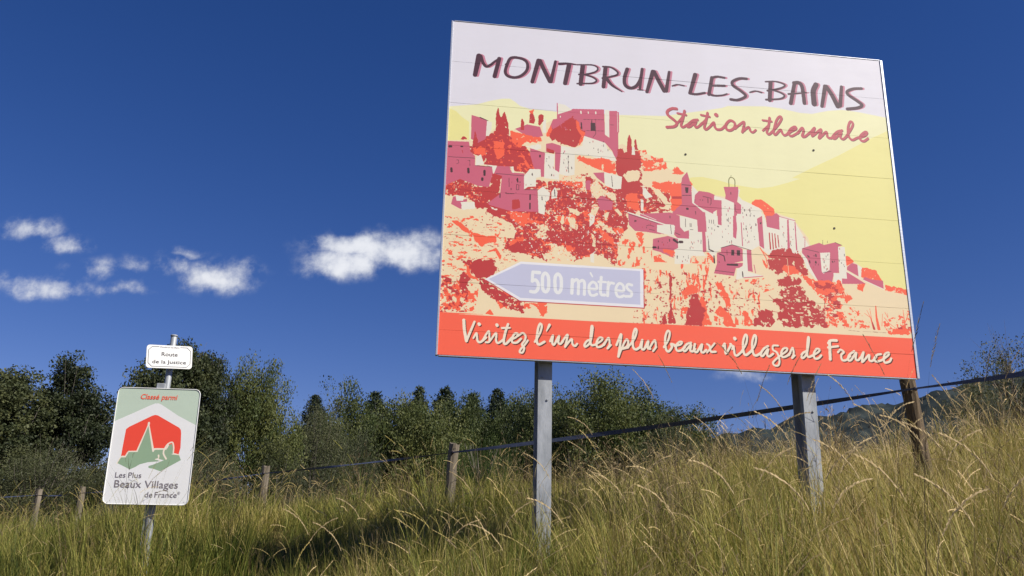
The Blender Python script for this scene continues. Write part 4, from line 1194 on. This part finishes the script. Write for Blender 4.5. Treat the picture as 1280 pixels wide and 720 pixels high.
# ---------------------------------------------------------------- meadow grass
def grass_mat(name, stops, trans=.35, var=.8):
    m, t, b = material(name, .62, .25)
    at = t.n('ShaderNodeAttribute', attribute_name='tint'); oi = t.n('ShaderNodeObjectInfo')
    ge = t.n('ShaderNodeNewGeometry'); n = t.n('ShaderNodeTexNoise', Scale=.55, Detail=4.0); t.l(ge.outputs['Position'], n.inputs['Vector'])
    f = t.m('ADD', at.outputs['Fac'], t.m('MULTIPLY', t.m('SUBTRACT', oi.outputs['Random'], .5), .26)); f = t.m('ADD', f, t.m('MULTIPLY', t.m('SUBTRACT', n.outputs['Fac'], .5), var), None, True)
    sx = t.n('ShaderNodeSeparateXYZ'); t.l(ge.outputs['Position'], sx.inputs[0]); f = t.m('ADD', f, t.m('MULTIPLY', t.m('MINIMUM', t.m('MAXIMUM', sx.outputs['X'], -2.0), 5.0), .036), None, True); f = t.m('SUBTRACT', f, .035, None, True)
    c = t.ramp(f, stops); t.l(c, b.inputs['Base Color'])
    tr = t.n('ShaderNodeBsdfTranslucent'); t.l(c, tr.inputs['Color']); mx = t.n('ShaderNodeMixShader', Fac=trans)
    t.l(b.outputs[0], mx.inputs[1]); t.l(tr.outputs[0], mx.inputs[2]); t.l(mx.outputs[0], m.node_tree.nodes['Material Output'].inputs[0]); return m
GRASS = grass_mat('grass_blade', [(0, (.03, .054, .009)), (.22, (.11, .142, .022)), (.44, (.29, .275, .058)), (.68, (.47, .37, .125)), (1, (.84, .65, .36))])
rg = random.Random(7)
def blade(g, x, y, z, L, w_, az, lean, bend, seg, tint, tip=None):
    px, py, pz = x, y, z; a = lean; st = L/seg; pts = []; dx, dy = math.cos(az), math.sin(az)
    for i in range(seg+1):
        pts.append((px, py, pz, a)); px += dx*math.sin(a)*st; py += dy*math.sin(a)*st; pz += math.cos(a)*st; a += bend/seg*(.5+1.0*i/seg)
    sx, sy = -dy, dx; tw = rg.uniform(-.7, .7); sx, sy = sx*math.cos(tw)-sy*math.sin(tw), sx*math.sin(tw)+sy*math.cos(tw)
    V = []; T = []
    for i, (qx, qy, qz, _a) in enumerate(pts):
        f = i/seg; ww = w_/2*(1-.9*f**1.6); V += [(qx-sx*ww, qy-sy*ww, qz), (qx+sx*ww, qy+sy*ww, qz)]; T += [tint if tip is None else tint+(tip-tint)*f]*2
    o = len(g.V); g.V += V; g.a += T; g.F += [(o+2*i, o+2*i+1, o+2*i+3, o+2*i+2) for i in range(seg)]
    return pts
def head(g, pts, n, L, wid, az, tint, hang):
    """a loose drooping seed head: spikelets strung along the tip of the culm"""
    x, y, z, a = pts[-1]; dx, dy = math.cos(az), math.sin(az); st = L/n
    for i in range(n):
        f = i/n; a += hang/n; x += dx*math.sin(a)*st; y += dy*math.sin(a)*st; z += math.cos(a)*st
        for s in (-1, 1):
            r = wid*(.3+.6*math.sin(math.pi*min(1, f+.12)))*rg.uniform(.7, 1.3); sa = az+s*rg.uniform(.5, 1.6)
            ex, ey, ez = x+math.cos(sa)*r+dx*math.sin(a)*st*1.1, y+math.sin(sa)*r+dy*math.sin(a)*st*1.1, z+math.cos(a)*st*1.3+rg.uniform(-.3, .5)*r
            mx_, my_, mz_ = (x+ex)/2, (y+ey)/2, (z+ez)/2; q = wid*.32; o = len(g.V)
            g.V += [(x, y, z), (mx_+q*rg.uniform(-.3, .3), my_+q*rg.uniform(-.3, .3), mz_+q), (ex, ey, ez), (mx_, my_, mz_-q)]; g.a += [tint+rg.uniform(-.05, .08)]*4; g.F.append((o, o+1, o+2, o+3))
def tuft(kind, k):
    g = Geo(); wk = k
    def rnd(a, b): return rg.uniform(a, b)
    base = {'leafy': (46, .13), 'culm': (26, .12), 'thatch': (44, .17), 'tall': (34, .10), 'weed': (10, .08)}[kind]
    for i in range(base[0]):
        r = base[1]*math.sqrt(rg.random()); p = rnd(0, 6.283); x, y = r*math.cos(p), r*math.sin(p); az = p+rnd(-1.2, 1.2)
        if kind == 'leafy': blade(g, x, y, -.03, rnd(.22, .52), rnd(.003, .0058)*wk, az, rnd(.05, .35), rnd(.5, 1.9), 5, rnd(.12, .55), rnd(.3, .7))
        elif kind == 'thatch': blade(g, x, y, -.02, rnd(.15, .42), rnd(.003, .006)*wk, az, rnd(.3, 1.0), rnd(.3, 1.4), 4, rnd(.5, .85))
        elif kind == 'tall': blade(g, x, y, -.03, rnd(.4, .75), rnd(.0035, .006)*wk, az, rnd(.03, .25), rnd(.3, 1.3), 6, rnd(.1, .5), rnd(.3, .75))
        else: blade(g, x, y, -.03, rnd(.25, .5), rnd(.0028, .005)*wk, az, rnd(.05, .4), rnd(.4, 1.5), 5, rnd(.25, .75))
    if kind == 'culm':
        for i in range(rg.randint(2, 5) if wk < 1.5 else rg.randint(1, 3)):
            r = .08*rg.random(); p = rnd(0, 6.283); az = rnd(0, 6.283); L = rnd(.42, .70)
            pts = blade(g, r*math.cos(p), r*math.sin(p), -.02, L, .0022*wk, az, rnd(.02, .3), rnd(.15, .95), 8, rnd(.5, .8), .92)
            head(g, pts, rg.randint(7, 10), rnd(.10, .17), .0052*min(wk, 1.35), az, rnd(.82, 1.05), rnd(.1, .8))
    if kind == 'weed':
        for i in range(rg.randint(3, 5)):
            az = rnd(0, 6.283); pts = blade(g, .06*rnd(-1, 1), .06*rnd(-1, 1), -.02, rnd(.42, .72), .0034*wk, az, rnd(.02, .25), rnd(-.1, .4), 6, rnd(.1, .4))
            for (qx, qy, qz, qa) in pts[3:]:
                for s_ in range(rg.randint(1, 3)):
                    a2 = rnd(0, 6.283); p2 = blade(g, qx, qy, qz, rnd(.05, .13), .0024*wk, a2, rnd(.3, .9), rnd(-.6, .3), 2, rnd(.2, .6))
                    if rg.random() < .6: head(g, p2, 3, .035, .006*min(wk, 2), a2, rnd(.3, .8), .2)
    if kind == 'tall':
        for i in range(3):
            az = rnd(0, 6.283); pts = blade(g, 0, 0, -.02, rnd(.55, .78), .0022*wk, az, rnd(.02, .2), rnd(.2, .7), 7, .5, .8)
            head(g, pts, 9, .14, .005*wk, az, rnd(.65, .9), rnd(.1, .9))
    return g
lib = bpy.data.collections.new('grass_library'); VAR = []
WEED = grass_mat('dry_weed', [(0, (.06, .042, .022)), (.5, (.16, .115, .06)), (1, (.36, .27, .15))], .15, .3)
for kind in ('leafy', 'thatch', 'culm', 'tall', 'weed'):
    for lod, wk in ((0, 1.0), (1, 2.0), (2, 3.6)):
        for s in range(6 if lod == 0 else 4):
            g = tuft(kind, wk); me = g.mesh('grass_tuft', False, 'tint'); me.materials.append(WEED if kind == 'weed' else GRASS)
            o = bpy.data.objects.new('grass_tuft_%03d' % len(VAR), me); lib.objects.link(o); VAR.append((kind, lod))
def scatter(name, P, idx, rot, scl, label, matnone=None):
    me = bpy.data.meshes.new(name); me.vertices.add(len(P)); me.vertices.foreach_set('co', np.asarray(P, np.float32).ravel())
    a = me.attributes.new('pick', 'INT', 'POINT'); a.data.foreach_set('value', np.asarray(idx, np.int32))
    a = me.attributes.new('turn', 'FLOAT_VECTOR', 'POINT'); a.data.foreach_set('vector', np.asarray(rot, np.float32).ravel())
    a = me.attributes.new('size', 'FLOAT', 'POINT'); a.data.foreach_set('value', np.asarray(scl, np.float32))
    me.update(); o = link(name, me); o['kind'] = 'stuff'; o['label'] = label; o['category'] = 'grass'
    ng = bpy.data.node_groups.new(name, 'GeometryNodeTree'); ng.interface.new_socket('Geometry', in_out='INPUT', socket_type='NodeSocketGeometry'); ng.interface.new_socket('Geometry', in_out='OUTPUT', socket_type='NodeSocketGeometry')
    N = ng.nodes; gi = N.new('NodeGroupInput'); go = N.new('NodeGroupOutput'); ip = N.new('GeometryNodeInstanceOnPoints'); ci = N.new('GeometryNodeCollectionInfo')
    ci.inputs['Collection'].default_value = lib; ci.inputs['Separate Children'].default_value = True; ci.inputs['Reset Children'].default_value = True
    def na(nm, ty):
        q = N.new('GeometryNodeInputNamedAttribute'); q.data_type = ty; q.inputs['Name'].default_value = nm; return q.outputs['Attribute']
    e = N.new('FunctionNodeEulerToRotation'); ng.links.new(na('turn', 'FLOAT_VECTOR'), e.inputs[0])
    ng.links.new(gi.outputs[0], ip.inputs['Points']); ng.links.new(ci.outputs[0], ip.inputs['Instance']); ip.inputs['Pick Instance'].default_value = True
    ng.links.new(na('pick', 'INT'), ip.inputs['Instance Index']); ng.links.new(e.outputs[0], ip.inputs['Rotation']); ng.links.new(na('size', 'FLOAT'), ip.inputs['Scale']); ng.links.new(ip.outputs[0], go.inputs[0])
    md = o.modifiers.new('grass', 'NODES'); md.node_group = ng; return o
rs = np.random.RandomState(21)
def zone(y0, y1, dens, lod):
    n = int(dens*(y1-y0)*(2*(.68*y1+1.6))); x = rs.uniform(-1, 1, n)*(.68*y1+1.6); y = rs.uniform(y0, y1, n); k = np.abs(x) < .68*y+1.6; return x[k], y[k], np.full(k.sum(), lod)
Z = [zone(1.25, 3.0, 62, 0), zone(3.0, 5.5, 62, 0), zone(5.5, 10, 50, 0), zone(10, 16, 26, 1), zone(16, 24, 17, 1), zone(24, 34, 7, 2)]
X = np.concatenate([a[0] for a in Z]); Y = np.concatenate([a[1] for a in Z]); LOD = np.concatenate([a[2] for a in Z])
gap = (vnoise(X*1.9+3, Y*1.9+8) > .30) | (rs.rand(len(X)) < .45) | (Y > 14); X, Y, LOD = X[gap], Y[gap], LOD[gap]
dry = vnoise(X*.35+20, Y*.35+4)*.7+vnoise(X*.9, Y*.9+11)*.4+.10*np.tanh(X/3)-.06+np.clip((Y-9)/12, 0, .22)
u = rs.rand(len(X)); cu_ = .075+.21*np.clip(dry-.35, 0, .5); cu_ = cu_*np.interp(Y, [3, 7, 14], [.9, 1.0, 1.25])
kind = np.where(u < .40-.22*(dry-.5), 0, np.where(u < .66, 1, np.where(u < .66+cu_, 2, np.where(u < .94-.05*(dry > .5), 3, 4))))
starts = {}
for i, (kd, ld) in enumerate(VAR): starts.setdefault((('leafy', 'thatch', 'culm', 'tall', 'weed').index(kd), ld), []).append(i)
idx = np.array([starts[(int(a), int(b))][int(c)] for a, b, c in zip(kind, LOD, rs.randint(0, 4, len(X)))])
hmul = .60+.66*vnoise(X*.8+2, Y*.8+9)+.42*(vnoise(X*2.1, Y*2.1+5)-.5)+.04*np.clip(X, -2, 4)
near = np.clip((Y-1.2)/2.2, .72, 1)
scl = hmul*rs.uniform(.75, 1.15, len(X))*near*np.interp(Y, [4, 6, 9, 16], [1.0, 1.0, 1.1, .95])
scl = scl*(1+.45*np.exp(-((X+3.0)/.7)**2-((Y-7.35)/.5)**2)); zz = ground(X, Y)
rot = np.stack([rs.normal(0, .10, len(X)), rs.normal(0, .10, len(X)), rs.uniform(0, 6.283, len(X))], 1)
scatter('meadow_grass', np.stack([X, Y, zz], 1), idx, rot, scl, 'tall dry and green meadow grass covering the whole slope')
print('tufts', len(X))

# a few single stalks that stand nearer or taller than the rest, in front of the sky and the board
STALK = grass_mat('straw_stalk', [(0, (.10, .085, .05)), (.5, (.27, .20, .10)), (1, (.60, .46, .24))], .2, .2)
g = Geo()
for (x, y, top, az, hangs, tint) in [
    (0.836, 3.4, 2.228, 0.3, 0.3, 0.25),
    (0.819, 4.0, 2.336, 3.0, 0.7, 0.8),
    (0.839, 3.2, 2.061, 0, 1.6, 0.8),
    (0.994, 3.3, 2.214, 0.2, 0.4, 0.8),
    (1.341, 4.2, 2.364, 0.5, 0.5, 0.7),
    (1.068, 2.6, 2.237, 0, 0.1, 0.2),
    (1.211, 2.7, 2.225, 0.4, 0.3, 0.2),
    (1.507, 3.0, 2.2, 0, 0.0, 0.15),
    (1.766, 3.2, 2.155, 3.1, 0.5, 0.7),
    (1.047, 2.9, 1.985, 3.14, 1.2, 0.9),
    (1.085, 2.5, 1.847, 3.14, 1.3, 0.95),
    (1.066, 2.2, 1.763, 3.2, 1.2, 1.0),
    (1.395, 2.6, 1.932, 3.0, 1.4, 0.9),
    (1.703, 3.0, 2.066, 0, 1.2, 0.9),
    (0.889, 2.8, 1.87, 0, 1.3, 0.9),
    (0.99, 3.6, 2.071, 3.1, 1.0, 0.8),
    (0.777, 2.4, 1.748, 0.2, 1.5, 1.0),
    (1.396, 3.4, 2.055, 0.1, 1.0, 0.8),
    (1.291, 2.2, 1.825, 3.2, 1.3, 0.9),
    (0.58, 4.6, 2.249, 3.0, 1.5, 1.0),
    (0.305, 4.0, 1.964, 3.1, 1.2, 0.9),
    (0.66, 3.6, 1.936, 3.1, 1.1, 0.9),
    (-0.286, 4.4, 1.835, 3.1, 1.4, 1.0),
    (-0.111, 3.8, 1.741, 0, 1.2, 1.0),
    (-0.621, 4.6, 1.799, 3.1, 1.4, 0.95),
    (-0.745, 4.0, 1.701, 3.1, 1.3, 1.0),
    (0.081, 3.4, 1.644, 3.14, 1.5, 1.0),
    (-0.986, 4.0, 1.662, 0, 1.2, 0.95),
    (0.652, 3.0, 1.753, 3.1, 1.3, 1.0),
    (1.54, 3.3, 2.091, 3.1, 1.2, 0.9),
    (1.224, 2.4, 1.758, 0, 1.1, 0.95),
    (1.331, 3.8, 2.241, 3.1, 0.9, 0.8),
    (1.171, 3.0, 2.068, 0.2, 1.4, 0.95),
    (1.545, 3.6, 2.247, 3.3, 1.0, 0.85),
    (1.18, 2.6, 1.904, 0.1, 1.3, 1.0),
    (1.417, 2.8, 1.981, 3.2, 1.5, 0.95),
    (1.264, 2.3, 1.813, 0.2, 1.4, 1.0),
    (0.908, 2.7, 1.885, 0.2, 1.2, 1.0),
    (0.753, 2.6, 1.804, 3.2, 1.5, 0.95),
    (0.738, 3.0, 1.884, 0.1, 1.2, 0.9),
    (0.829, 2.2, 1.739, 3.1, 1.4, 1.0),
    (0.872, 2.0, 1.677, 0.1, 1.3, 1.0),
    (1.122, 2.0, 1.7, 3.1, 1.2, 1.0),
    (0.527, 3.2, 1.814, 3.1, 1.3, 0.95),
    (0.459, 3.8, 1.95, 0.1, 1.3, 0.9),
    (0.3, 3.2, 1.727, 3.2, 1.5, 1.0),
    (-0.055, 4.4, 1.915, 3.1, 1.2, 0.9),
    (-0.341, 3.8, 1.672, 0.1, 1.4, 1.0),
    (-0.54, 3.6, 1.633, 3.1, 1.3, 0.95),
    (1.03, 4.6, 2.534, 3.0, 0.3, 0.4),
    (1.136, 4.0, 2.417, 0.2, 0.5, 0.35),
    (1.534, 3.2, 2.298, 3.0, 0.2, 0.3),
    (1.816, 3.4, 2.314, 0.1, 0.6, 0.5),
    (1.124, 3.6, 2.372, 3.1, 0.8, 0.45)]:
    z0 = gz(x, y); L = max(.3, top-z0); pts = blade(g, x, y, z0-.02, L*1.02, .0036, az, .03, .28, 9, .4 if tint < .5 else .75, tint)
    head(g, pts, 13, .17, .0085, az, tint, hangs*.7)
me = g.mesh('tall_seed_stalks', False, 'tint'); me.materials.append(STALK)
tag(link('tall_seed_stalks', me), 'scattered tall straw seed stalks rising above the grass near the billboard posts', 'grass stalks', kind='stuff')

# ---------------------------------------------------------------- trees
def leaf_mat(name, dark, mid, light, trans=.3):
    m, t, b = material(name, .6, .3); at = t.n('ShaderNodeAttribute', attribute_name='tint'); oi = t.n('ShaderNodeObjectInfo')
    ge = t.n('ShaderNodeNewGeometry'); n = t.n('ShaderNodeTexNoise', Scale=.9, Detail=3.0); t.l(ge.outputs['Position'], n.inputs['Vector'])
    f = t.m('ADD', t.m('MULTIPLY', at.outputs['Fac'], .6), t.m('MULTIPLY', n.outputs['Fac'], .5)); f = t.m('ADD', f, t.m('MULTIPLY', t.m('SUBTRACT', oi.outputs['Random'], .5), .42), None, True)
    c = t.ramp(f, [(.15, dark), (.5, mid), (.9, light)]); t.l(c, b.inputs['Base Color']); tr = t.n('ShaderNodeBsdfTranslucent'); t.l(c, tr.inputs['Color'])
    mx = t.n('ShaderNodeMixShader', Fac=trans); t.l(b.outputs[0], mx.inputs[1]); t.l(tr.outputs[0], mx.inputs[2]); t.l(mx.outputs[0], m.node_tree.nodes['Material Output'].inputs[0]); return m
LM = {'oak': leaf_mat('oak_leaves', (.022, .032, .010), (.06, .082, .022), (.13, .14, .04)),
      'column': leaf_mat('poplar_leaves', (.018, .026, .012), (.05, .064, .026), (.11, .118, .045)),
      'pine': leaf_mat('pine_needles', (.010, .018, .009), (.024, .038, .017), (.05, .065, .027), .12),
      'shrub': leaf_mat('willow_leaves', (.03, .038, .016), (.075, .085, .036), (.15, .15, .07)),
      'sparse': leaf_mat('sparse_leaves', (.03, .04, .015), (.07, .085, .03), (.13, .13, .06))}
BARK = noisy('bark', (.05, .042, .034), (.17, .15, .125), 12, (1, 1, .2), rough=.95, bump=.5)
def make_tree(kind, seed, H, Wd):
    """returns (trunk mesh, crown mesh) for a tree H high and Wd wide, built at its own origin"""
    r = np.random.RandomState(seed); rr = random.Random(seed); tg = Geo(); lobes = []
    if kind == 'pine':
        nl = 26
        for i in range(nl):
            f = i/(nl-1); z = H*(.16+.82*f); rad = Wd/2*(1-f)**.62*rr.uniform(.75, 1.1)+.07
            for k in range(max(2, int(6*(1-f)+2))):
                a = rr.uniform(0, 6.283); d = rad*rr.uniform(.25, .8); lobes.append((d*math.cos(a), d*math.sin(a), z+rr.uniform(-.3, .15)-d*.12, rad*.36+.05, .5))
    else:
        shape = {'oak': (.58, .46), 'column': (.52, .50), 'shrub': (.46, .50), 'sparse': (.6, .4)}[kind]
        n = {'oak': 62, 'column': 74, 'shrub': 54, 'sparse': 20}[kind]; hh = H*shape[1]
        for i in range(n):
            v = r.normal(size=3); v /= np.linalg.norm(v); q = r.uniform(.25, 1.0)**.4
            sx = Wd/2*1.0; x, y, z = v*q; prof = 1-.35*max(0, z) if kind != 'column' else 1-.42*max(0, z)
            lobes.append((x*sx*prof, y*sx*prof, H*(1-shape[1])+z*hh*.88, Wd*rr.uniform(.12, .21), .85))
    # limbs
    nb = {'pine': 0, 'oak': 14, 'column': 16, 'shrub': 26, 'sparse': 18}[kind]; tr = max(.05, H*.022)
    top = H*(.9 if kind == 'pine' else .72); tp = [(rr.uniform(-.04, .04)*Wd*k/4, rr.uniform(-.04, .04)*Wd*k/4, -.4+(top+.4)*k/5) for k in range(6)]
    V, F = tube(tp, [tr*(1-.8*k/5) for k in range(6)], 8); tg.add(V, F)
    for b_ in range(nb):
        lx, ly, lz, lr, _ = lobes[rr.randrange(len(lobes))]; zf = rr.uniform(.12, .6)*lz if kind != 'shrub' else rr.uniform(0, .3)*lz; s = (0, 0, zf); mid = (lx*.45+rr.uniform(-.1, .1), ly*.45, zf+(lz-zf)*.55+rr.uniform(0, .15))
        V, F = tube([s, mid, (lx, ly, lz), (lx*1.12, ly*1.12, lz+lr*.9)], [tr*.38, tr*.22, tr*.10, tr*.03], 6); tg.add(V, F)
        for q in range(3):
            e = (lx+rr.uniform(-1, 1)*lr*1.3, ly+rr.uniform(-1, 1)*lr*1.3, lz+rr.uniform(0, 1.5)*lr); V, F = tube([mid, ((mid[0]+e[0])/2, (mid[1]+e[1])/2, (mid[2]+e[2])/2+.08), e], [tr*.12, tr*.06, tr*.02], 4); tg.add(V, F)
    # leaves: lobes > clumps > leaves
    C = []; T = []; ncl = {'pine': 11, 'oak': 14, 'column': 13, 'shrub': 11, 'sparse': 6}[kind]; nlf = {'pine': 34, 'oak': 70, 'column': 64, 'shrub': 50, 'sparse': 30}[kind]
    for (lx, ly, lz, lr, fl) in lobes:
        for c in range(ncl if kind != 'pine' else max(2, int(ncl*min(1.3, lr/.42)))):
            v = r.normal(size=3); v /= np.linalg.norm(v); v[2] = v[2]*fl+.28; cc = np.array([lx, ly, lz])+v*lr*r.uniform(.45, 1.05); sp = lr*(.22 if kind != 'pine' else .24)+.025
            pts = cc+np.clip(r.normal(size=(nlf, 3)), -1.7, 1.7)*sp*np.array([1, 1, .8 if kind != 'pine' else .45]); C.append(pts); T.append(np.full(nlf, r.uniform(0, 1))*.75+r.rand(nlf)*.15)
    if kind == 'pine':      # one filled cone with whorls, many small needle clumps
        n0 = 3000; f = 1-(1-r.rand(n0)*.9998)**.62; th = r.rand(n0)*6.283; wob = 1+.16*np.sin(th*3+f*21+seed)+.14*np.sin(th*5-f*33)
        rad = (Wd/2*(1-f)**.72*wob*(1.12-.34*((f*13+.15*np.sin(th*2+seed)) % 1.0))+.05)*r.rand(n0)**.4
        cc = np.stack([rad*np.cos(th), rad*np.sin(th), H*(.14+.86*f)-rad*.10], 1); k = 9
        pts = np.repeat(cc, k, 0)+np.clip(r.normal(size=(n0*k, 3)), -1.6, 1.6)*np.array([.10, .10, .06]); C = [pts]; T = [np.repeat(r.rand(n0), k)*.8+r.rand(n0*k)*.15]
    C = np.concatenate(C); T = np.concatenate(T); C[:, 2] = np.maximum(C[:, 2], .05); n = len(C)
    s = {'pine': .085, 'oak': .062, 'column': .06, 'shrub': .055, 'sparse': .05}[kind]*(H/7)**.5*r.uniform(.6, 1.3, n)
    a = r.normal(size=(n, 3)); a /= np.linalg.norm(a, axis=1)[:, None]; b_ = np.cross(a, r.normal(size=(n, 3))); b_ /= np.linalg.norm(b_, axis=1)[:, None]
    el = {'pine': .35, 'shrub': .35}.get(kind, .62)
    V = np.stack([C-a*s[:, None], C+b_*(s*el)[:, None], C+a*s[:, None], C-b_*(s*el)[:, None]], 1).reshape(-1, 3); F = np.arange(n*4).reshape(-1, 4)
    return tg.mesh('trunk', True), mesh_np('crown', V, F, {'tint': np.repeat(T, 4)})
PROTO = {}
def proto(kind, seed, H, Wd):
    k = (kind, seed)
    if k not in PROTO:
        tm, cm = make_tree(kind, seed*7+3, H, Wd); tm.materials.append(BARK); cm.materials.append(LM[kind]); PROTO[k] = (tm, cm, H, Wd)
    return PROTO[k]
def tree(name, kind, seed, x, y, top, width, label, cat='tree', group=None, rz=None, base=None, sink=0):
    """top is the height of the crown's tip above the road, width the spread, both in metres"""
    z0 = gz(x, y)-sink; Hh = max(.8, top-z0); tm, cm, H, Wd = proto(kind, seed, {'oak': 6.5, 'column': 8, 'pine': 9, 'shrub': 5, 'sparse': 4}[kind], {'oak': 6.5, 'column': 4.2, 'pine': 4.6, 'shrub': 5.5, 'sparse': 4}[kind])
    e = empty(name, (x, y, z0), rz if rz is not None else (seed*2.1+x) % 6.28); ws = (1.5 if name in ('wood_tree', 'pine_tree') else 1.12)*width/Wd; e.scale = (ws, ws, Hh/H); tag(e, label, cat, group)
    link('trunk', tm, None, e); link('crown', cm, None, e); return e
K = lambda px, Y: (px-640)/1100*Y*1.02     # how far to the side a given bearing falls at depth Y
def at(px, py, Y):
    d = _R*((px-640)/1100)-_U*((py-360)/1100)+_F; d = d*(Y/d.y); return d.x, EYE+d.z
GROUPS = {'leafy_tree': 'tall leafy trees at the left end', 'thicket_bush': 'low bushes under the left trees', 'wood_tree': 'broad trees of the middle wood', 'pine_tree': 'pines rising out of the middle wood', 'willow_bush': 'grey green bushes before the wood', 'scrub_bush': 'dry scrub on the crest'}
for (name, kind, seed, px, py, Y, wpx, label, cat) in [
    ('leafy_tree', 'column', 1, 12, 455, 24, 120, 'broad dark tree at the far left edge behind the grass', 'tree'),
    ('leafy_tree', 'column', 2, 100, 452, 25, 95, 'tall pointed tree just left of the white village sign', 'tree'),
    ('thicket_bush', 'shrub', 1, 60, 560, 22, 130, 'low olive thicket filling the gap under the two leftmost trees', 'bush'),
    ('thicket_bush', 'shrub', 2, 150, 570, 23, 90, 'low tangled bush right behind the village sign', 'bush'),
    ('leafy_tree', 'column', 3, 225, 416, 27, 100, 'tallest dark tree standing behind the road name plate', 'tree'),
    ('leafy_tree', 'column', 1, 268, 440, 28, 70, 'dark tree leaning against the right of the tallest one', 'tree'),
    ('leafy_tree', 'oak', 1, 322, 466, 29, 95, 'rounded leafy tree right of the tallest dark group, before the grey bush', 'tree'),
    ('thicket_bush', 'shrub', 3, 262, 560, 25, 90, 'low dark undergrowth at the foot of the tall dark trees', 'bush'),
    ('willow_bush', 'shrub', 1, 395, 512, 31, 95, 'grey green bush with bare twigs showing left of the pine wood', 'bush'),
    ('willow_bush', 'shrub', 2, 350, 560, 28, 70, 'small pale bush below the grey green one, above the fence', 'bush'),
    ('willow_bush', 'shrub', 3, 440, 535, 34, 80, 'olive bush at the left foot of the pine wood', 'bush'),
    ('wood_tree', 'oak', 2, 440, 498, 42, 80, 'leftmost broad green tree of the middle wood', 'tree'),
    ('wood_tree', 'oak', 3, 490, 504, 44, 80, 'second broad green tree of the middle wood, below the pine tips', 'tree'),
    ('pine_tree', 'pine', 1, 525, 482, 50, 62, 'pine tip left of the two darkest in the middle wood', 'tree'),
    ('pine_tree', 'pine', 2, 557, 483, 51, 74, 'dark pine standing highest in the middle wood', 'tree'),
    ('wood_tree', 'oak', 1, 540, 519, 42, 80, 'light olive tree in front of the darkest pine', 'tree'),
    ('wood_tree', 'oak', 2, 590, 512, 45, 70, 'rounded tree between the pines, above the broom bush', 'tree'),
    ('pine_tree', 'pine', 3, 622, 486, 50, 68, 'dark pine right above the bright green broom bush', 'tree'),
    ('wood_tree', 'oak', 3, 645, 504, 44, 70, 'broad tree just left of the first steel post', 'tree'),
    ('pine_tree', 'pine', 1, 470, 489, 52, 74, 'small pine on the left shoulder of the middle wood', 'tree'),
    ('wood_tree', 'oak', 1, 690, 502, 40, 70, 'dark tree hidden behind the first steel post', 'tree'),
    ('oak_tree', 'oak', 4, 745, 472, 33, 125, 'large round oak standing alone right of the first steel post', 'tree'),
    ('wood_tree', 'oak', 2, 808, 502, 38, 80, 'dark tree touching the right side of the large round oak', 'tree'),
    ('wood_tree', 'oak', 3, 856, 512, 40, 75, 'last full tree of the wood, sloping down to the right', 'tree'),
    ('scrub_bush', 'shrub', 2, 838, 530, 30, 80, 'reddish olive scrub under the last trees of the wood', 'bush'),
    ('scrub_bush', 'shrub', 1, 902, 538, 30, 34, 'tiny dark bush on the crest left of the second steel post', 'bush'),
    ('sparse_tree', 'sparse', 1, 1258, 418, 13, 120, 'thin sparse branched sapling against the sky at the right edge', 'tree'),
    ('scrub_bush', 'shrub', 3, 1245, 478, 15, 120, 'dry brown scrub on the crest at the right edge', 'bush'),
    ('wood_tree', 'oak', 3, 515, 509, 43, 75, 'broad tree between the two left pine tips of the middle wood', 'tree'),
    ('wood_tree', 'oak', 4, 565, 506, 46, 75, 'dark rounded tree behind the light olive one in the middle wood', 'tree'),
    ('pine_tree', 'pine', 1, 592, 491, 52, 68, 'pine between the darkest pine and the one over the broom', 'tree'),
    ('wood_tree', 'oak', 1, 665, 506, 47, 70, 'tree half hidden just left behind the first steel post', 'tree'),
    ('wood_tree', 'oak', 4, 780, 496, 42, 80, 'dark tree right behind the large round oak', 'tree'),
    ('pine_tree', 'pine', 2, 700, 499, 55, 68, 'far pine peeping over the wood beside the first steel post', 'tree'),
    ('pine_tree', 'pine', 3, 395, 494, 55, 74, 'far pine behind the grey green bush', 'tree')]:
    x, top = at(px, py, Y); tree(name, kind, seed, x, Y, top, wpx/1100*Y, label, cat, GROUPS.get(name))

# bright green broom behind the fence
BROOM = grass_mat('broom_stems', [(0, (.03, .06, .012)), (.5, (.085, .125, .03)), (1, (.2, .21, .08))], .3, .3)
x, top = at(604, 505, 12.5); e = empty('broom_bush', (x, 12.5, gz(x, 12.5)), 0); tag(e, 'bright green broom bush of fine upright shoots left of the first steel post', 'bush'); g = Geo(); Hh = top-gz(x, 12.5)
for i in range(800):
    p = rg.uniform(0, 6.283); rr_ = .42*math.sqrt(rg.random()); L = Hh*rg.uniform(.5, 1.05)*(1-.35*rr_/.42)
    blade(g, rr_*math.cos(p), rr_*math.sin(p), -.05, L, .006, p+rg.uniform(-.5, .5), .1+.5*rr_, rg.uniform(.0, .5), 4, rg.uniform(.1, .7))
me = g.mesh('shoots', False, 'tint'); me.materials.append(BROOM); link('shoots', me, None, e)
g = Geo()
for i in range(9):
    p = rg.uniform(0, 6.283); V, F = tube([(0, 0, -.1), (.1*math.cos(p), .1*math.sin(p), Hh*.3), (.25*math.cos(p), .25*math.sin(p), Hh*.6)], [.02, .012, .004], 5, False); g.add(V, F)
me = g.mesh('stems', True); me.materials.append(BARK); link('stems', me, None, e)
scene.cycles.max_bounces = 8; scene.cycles.transparent_max_bounces = 8
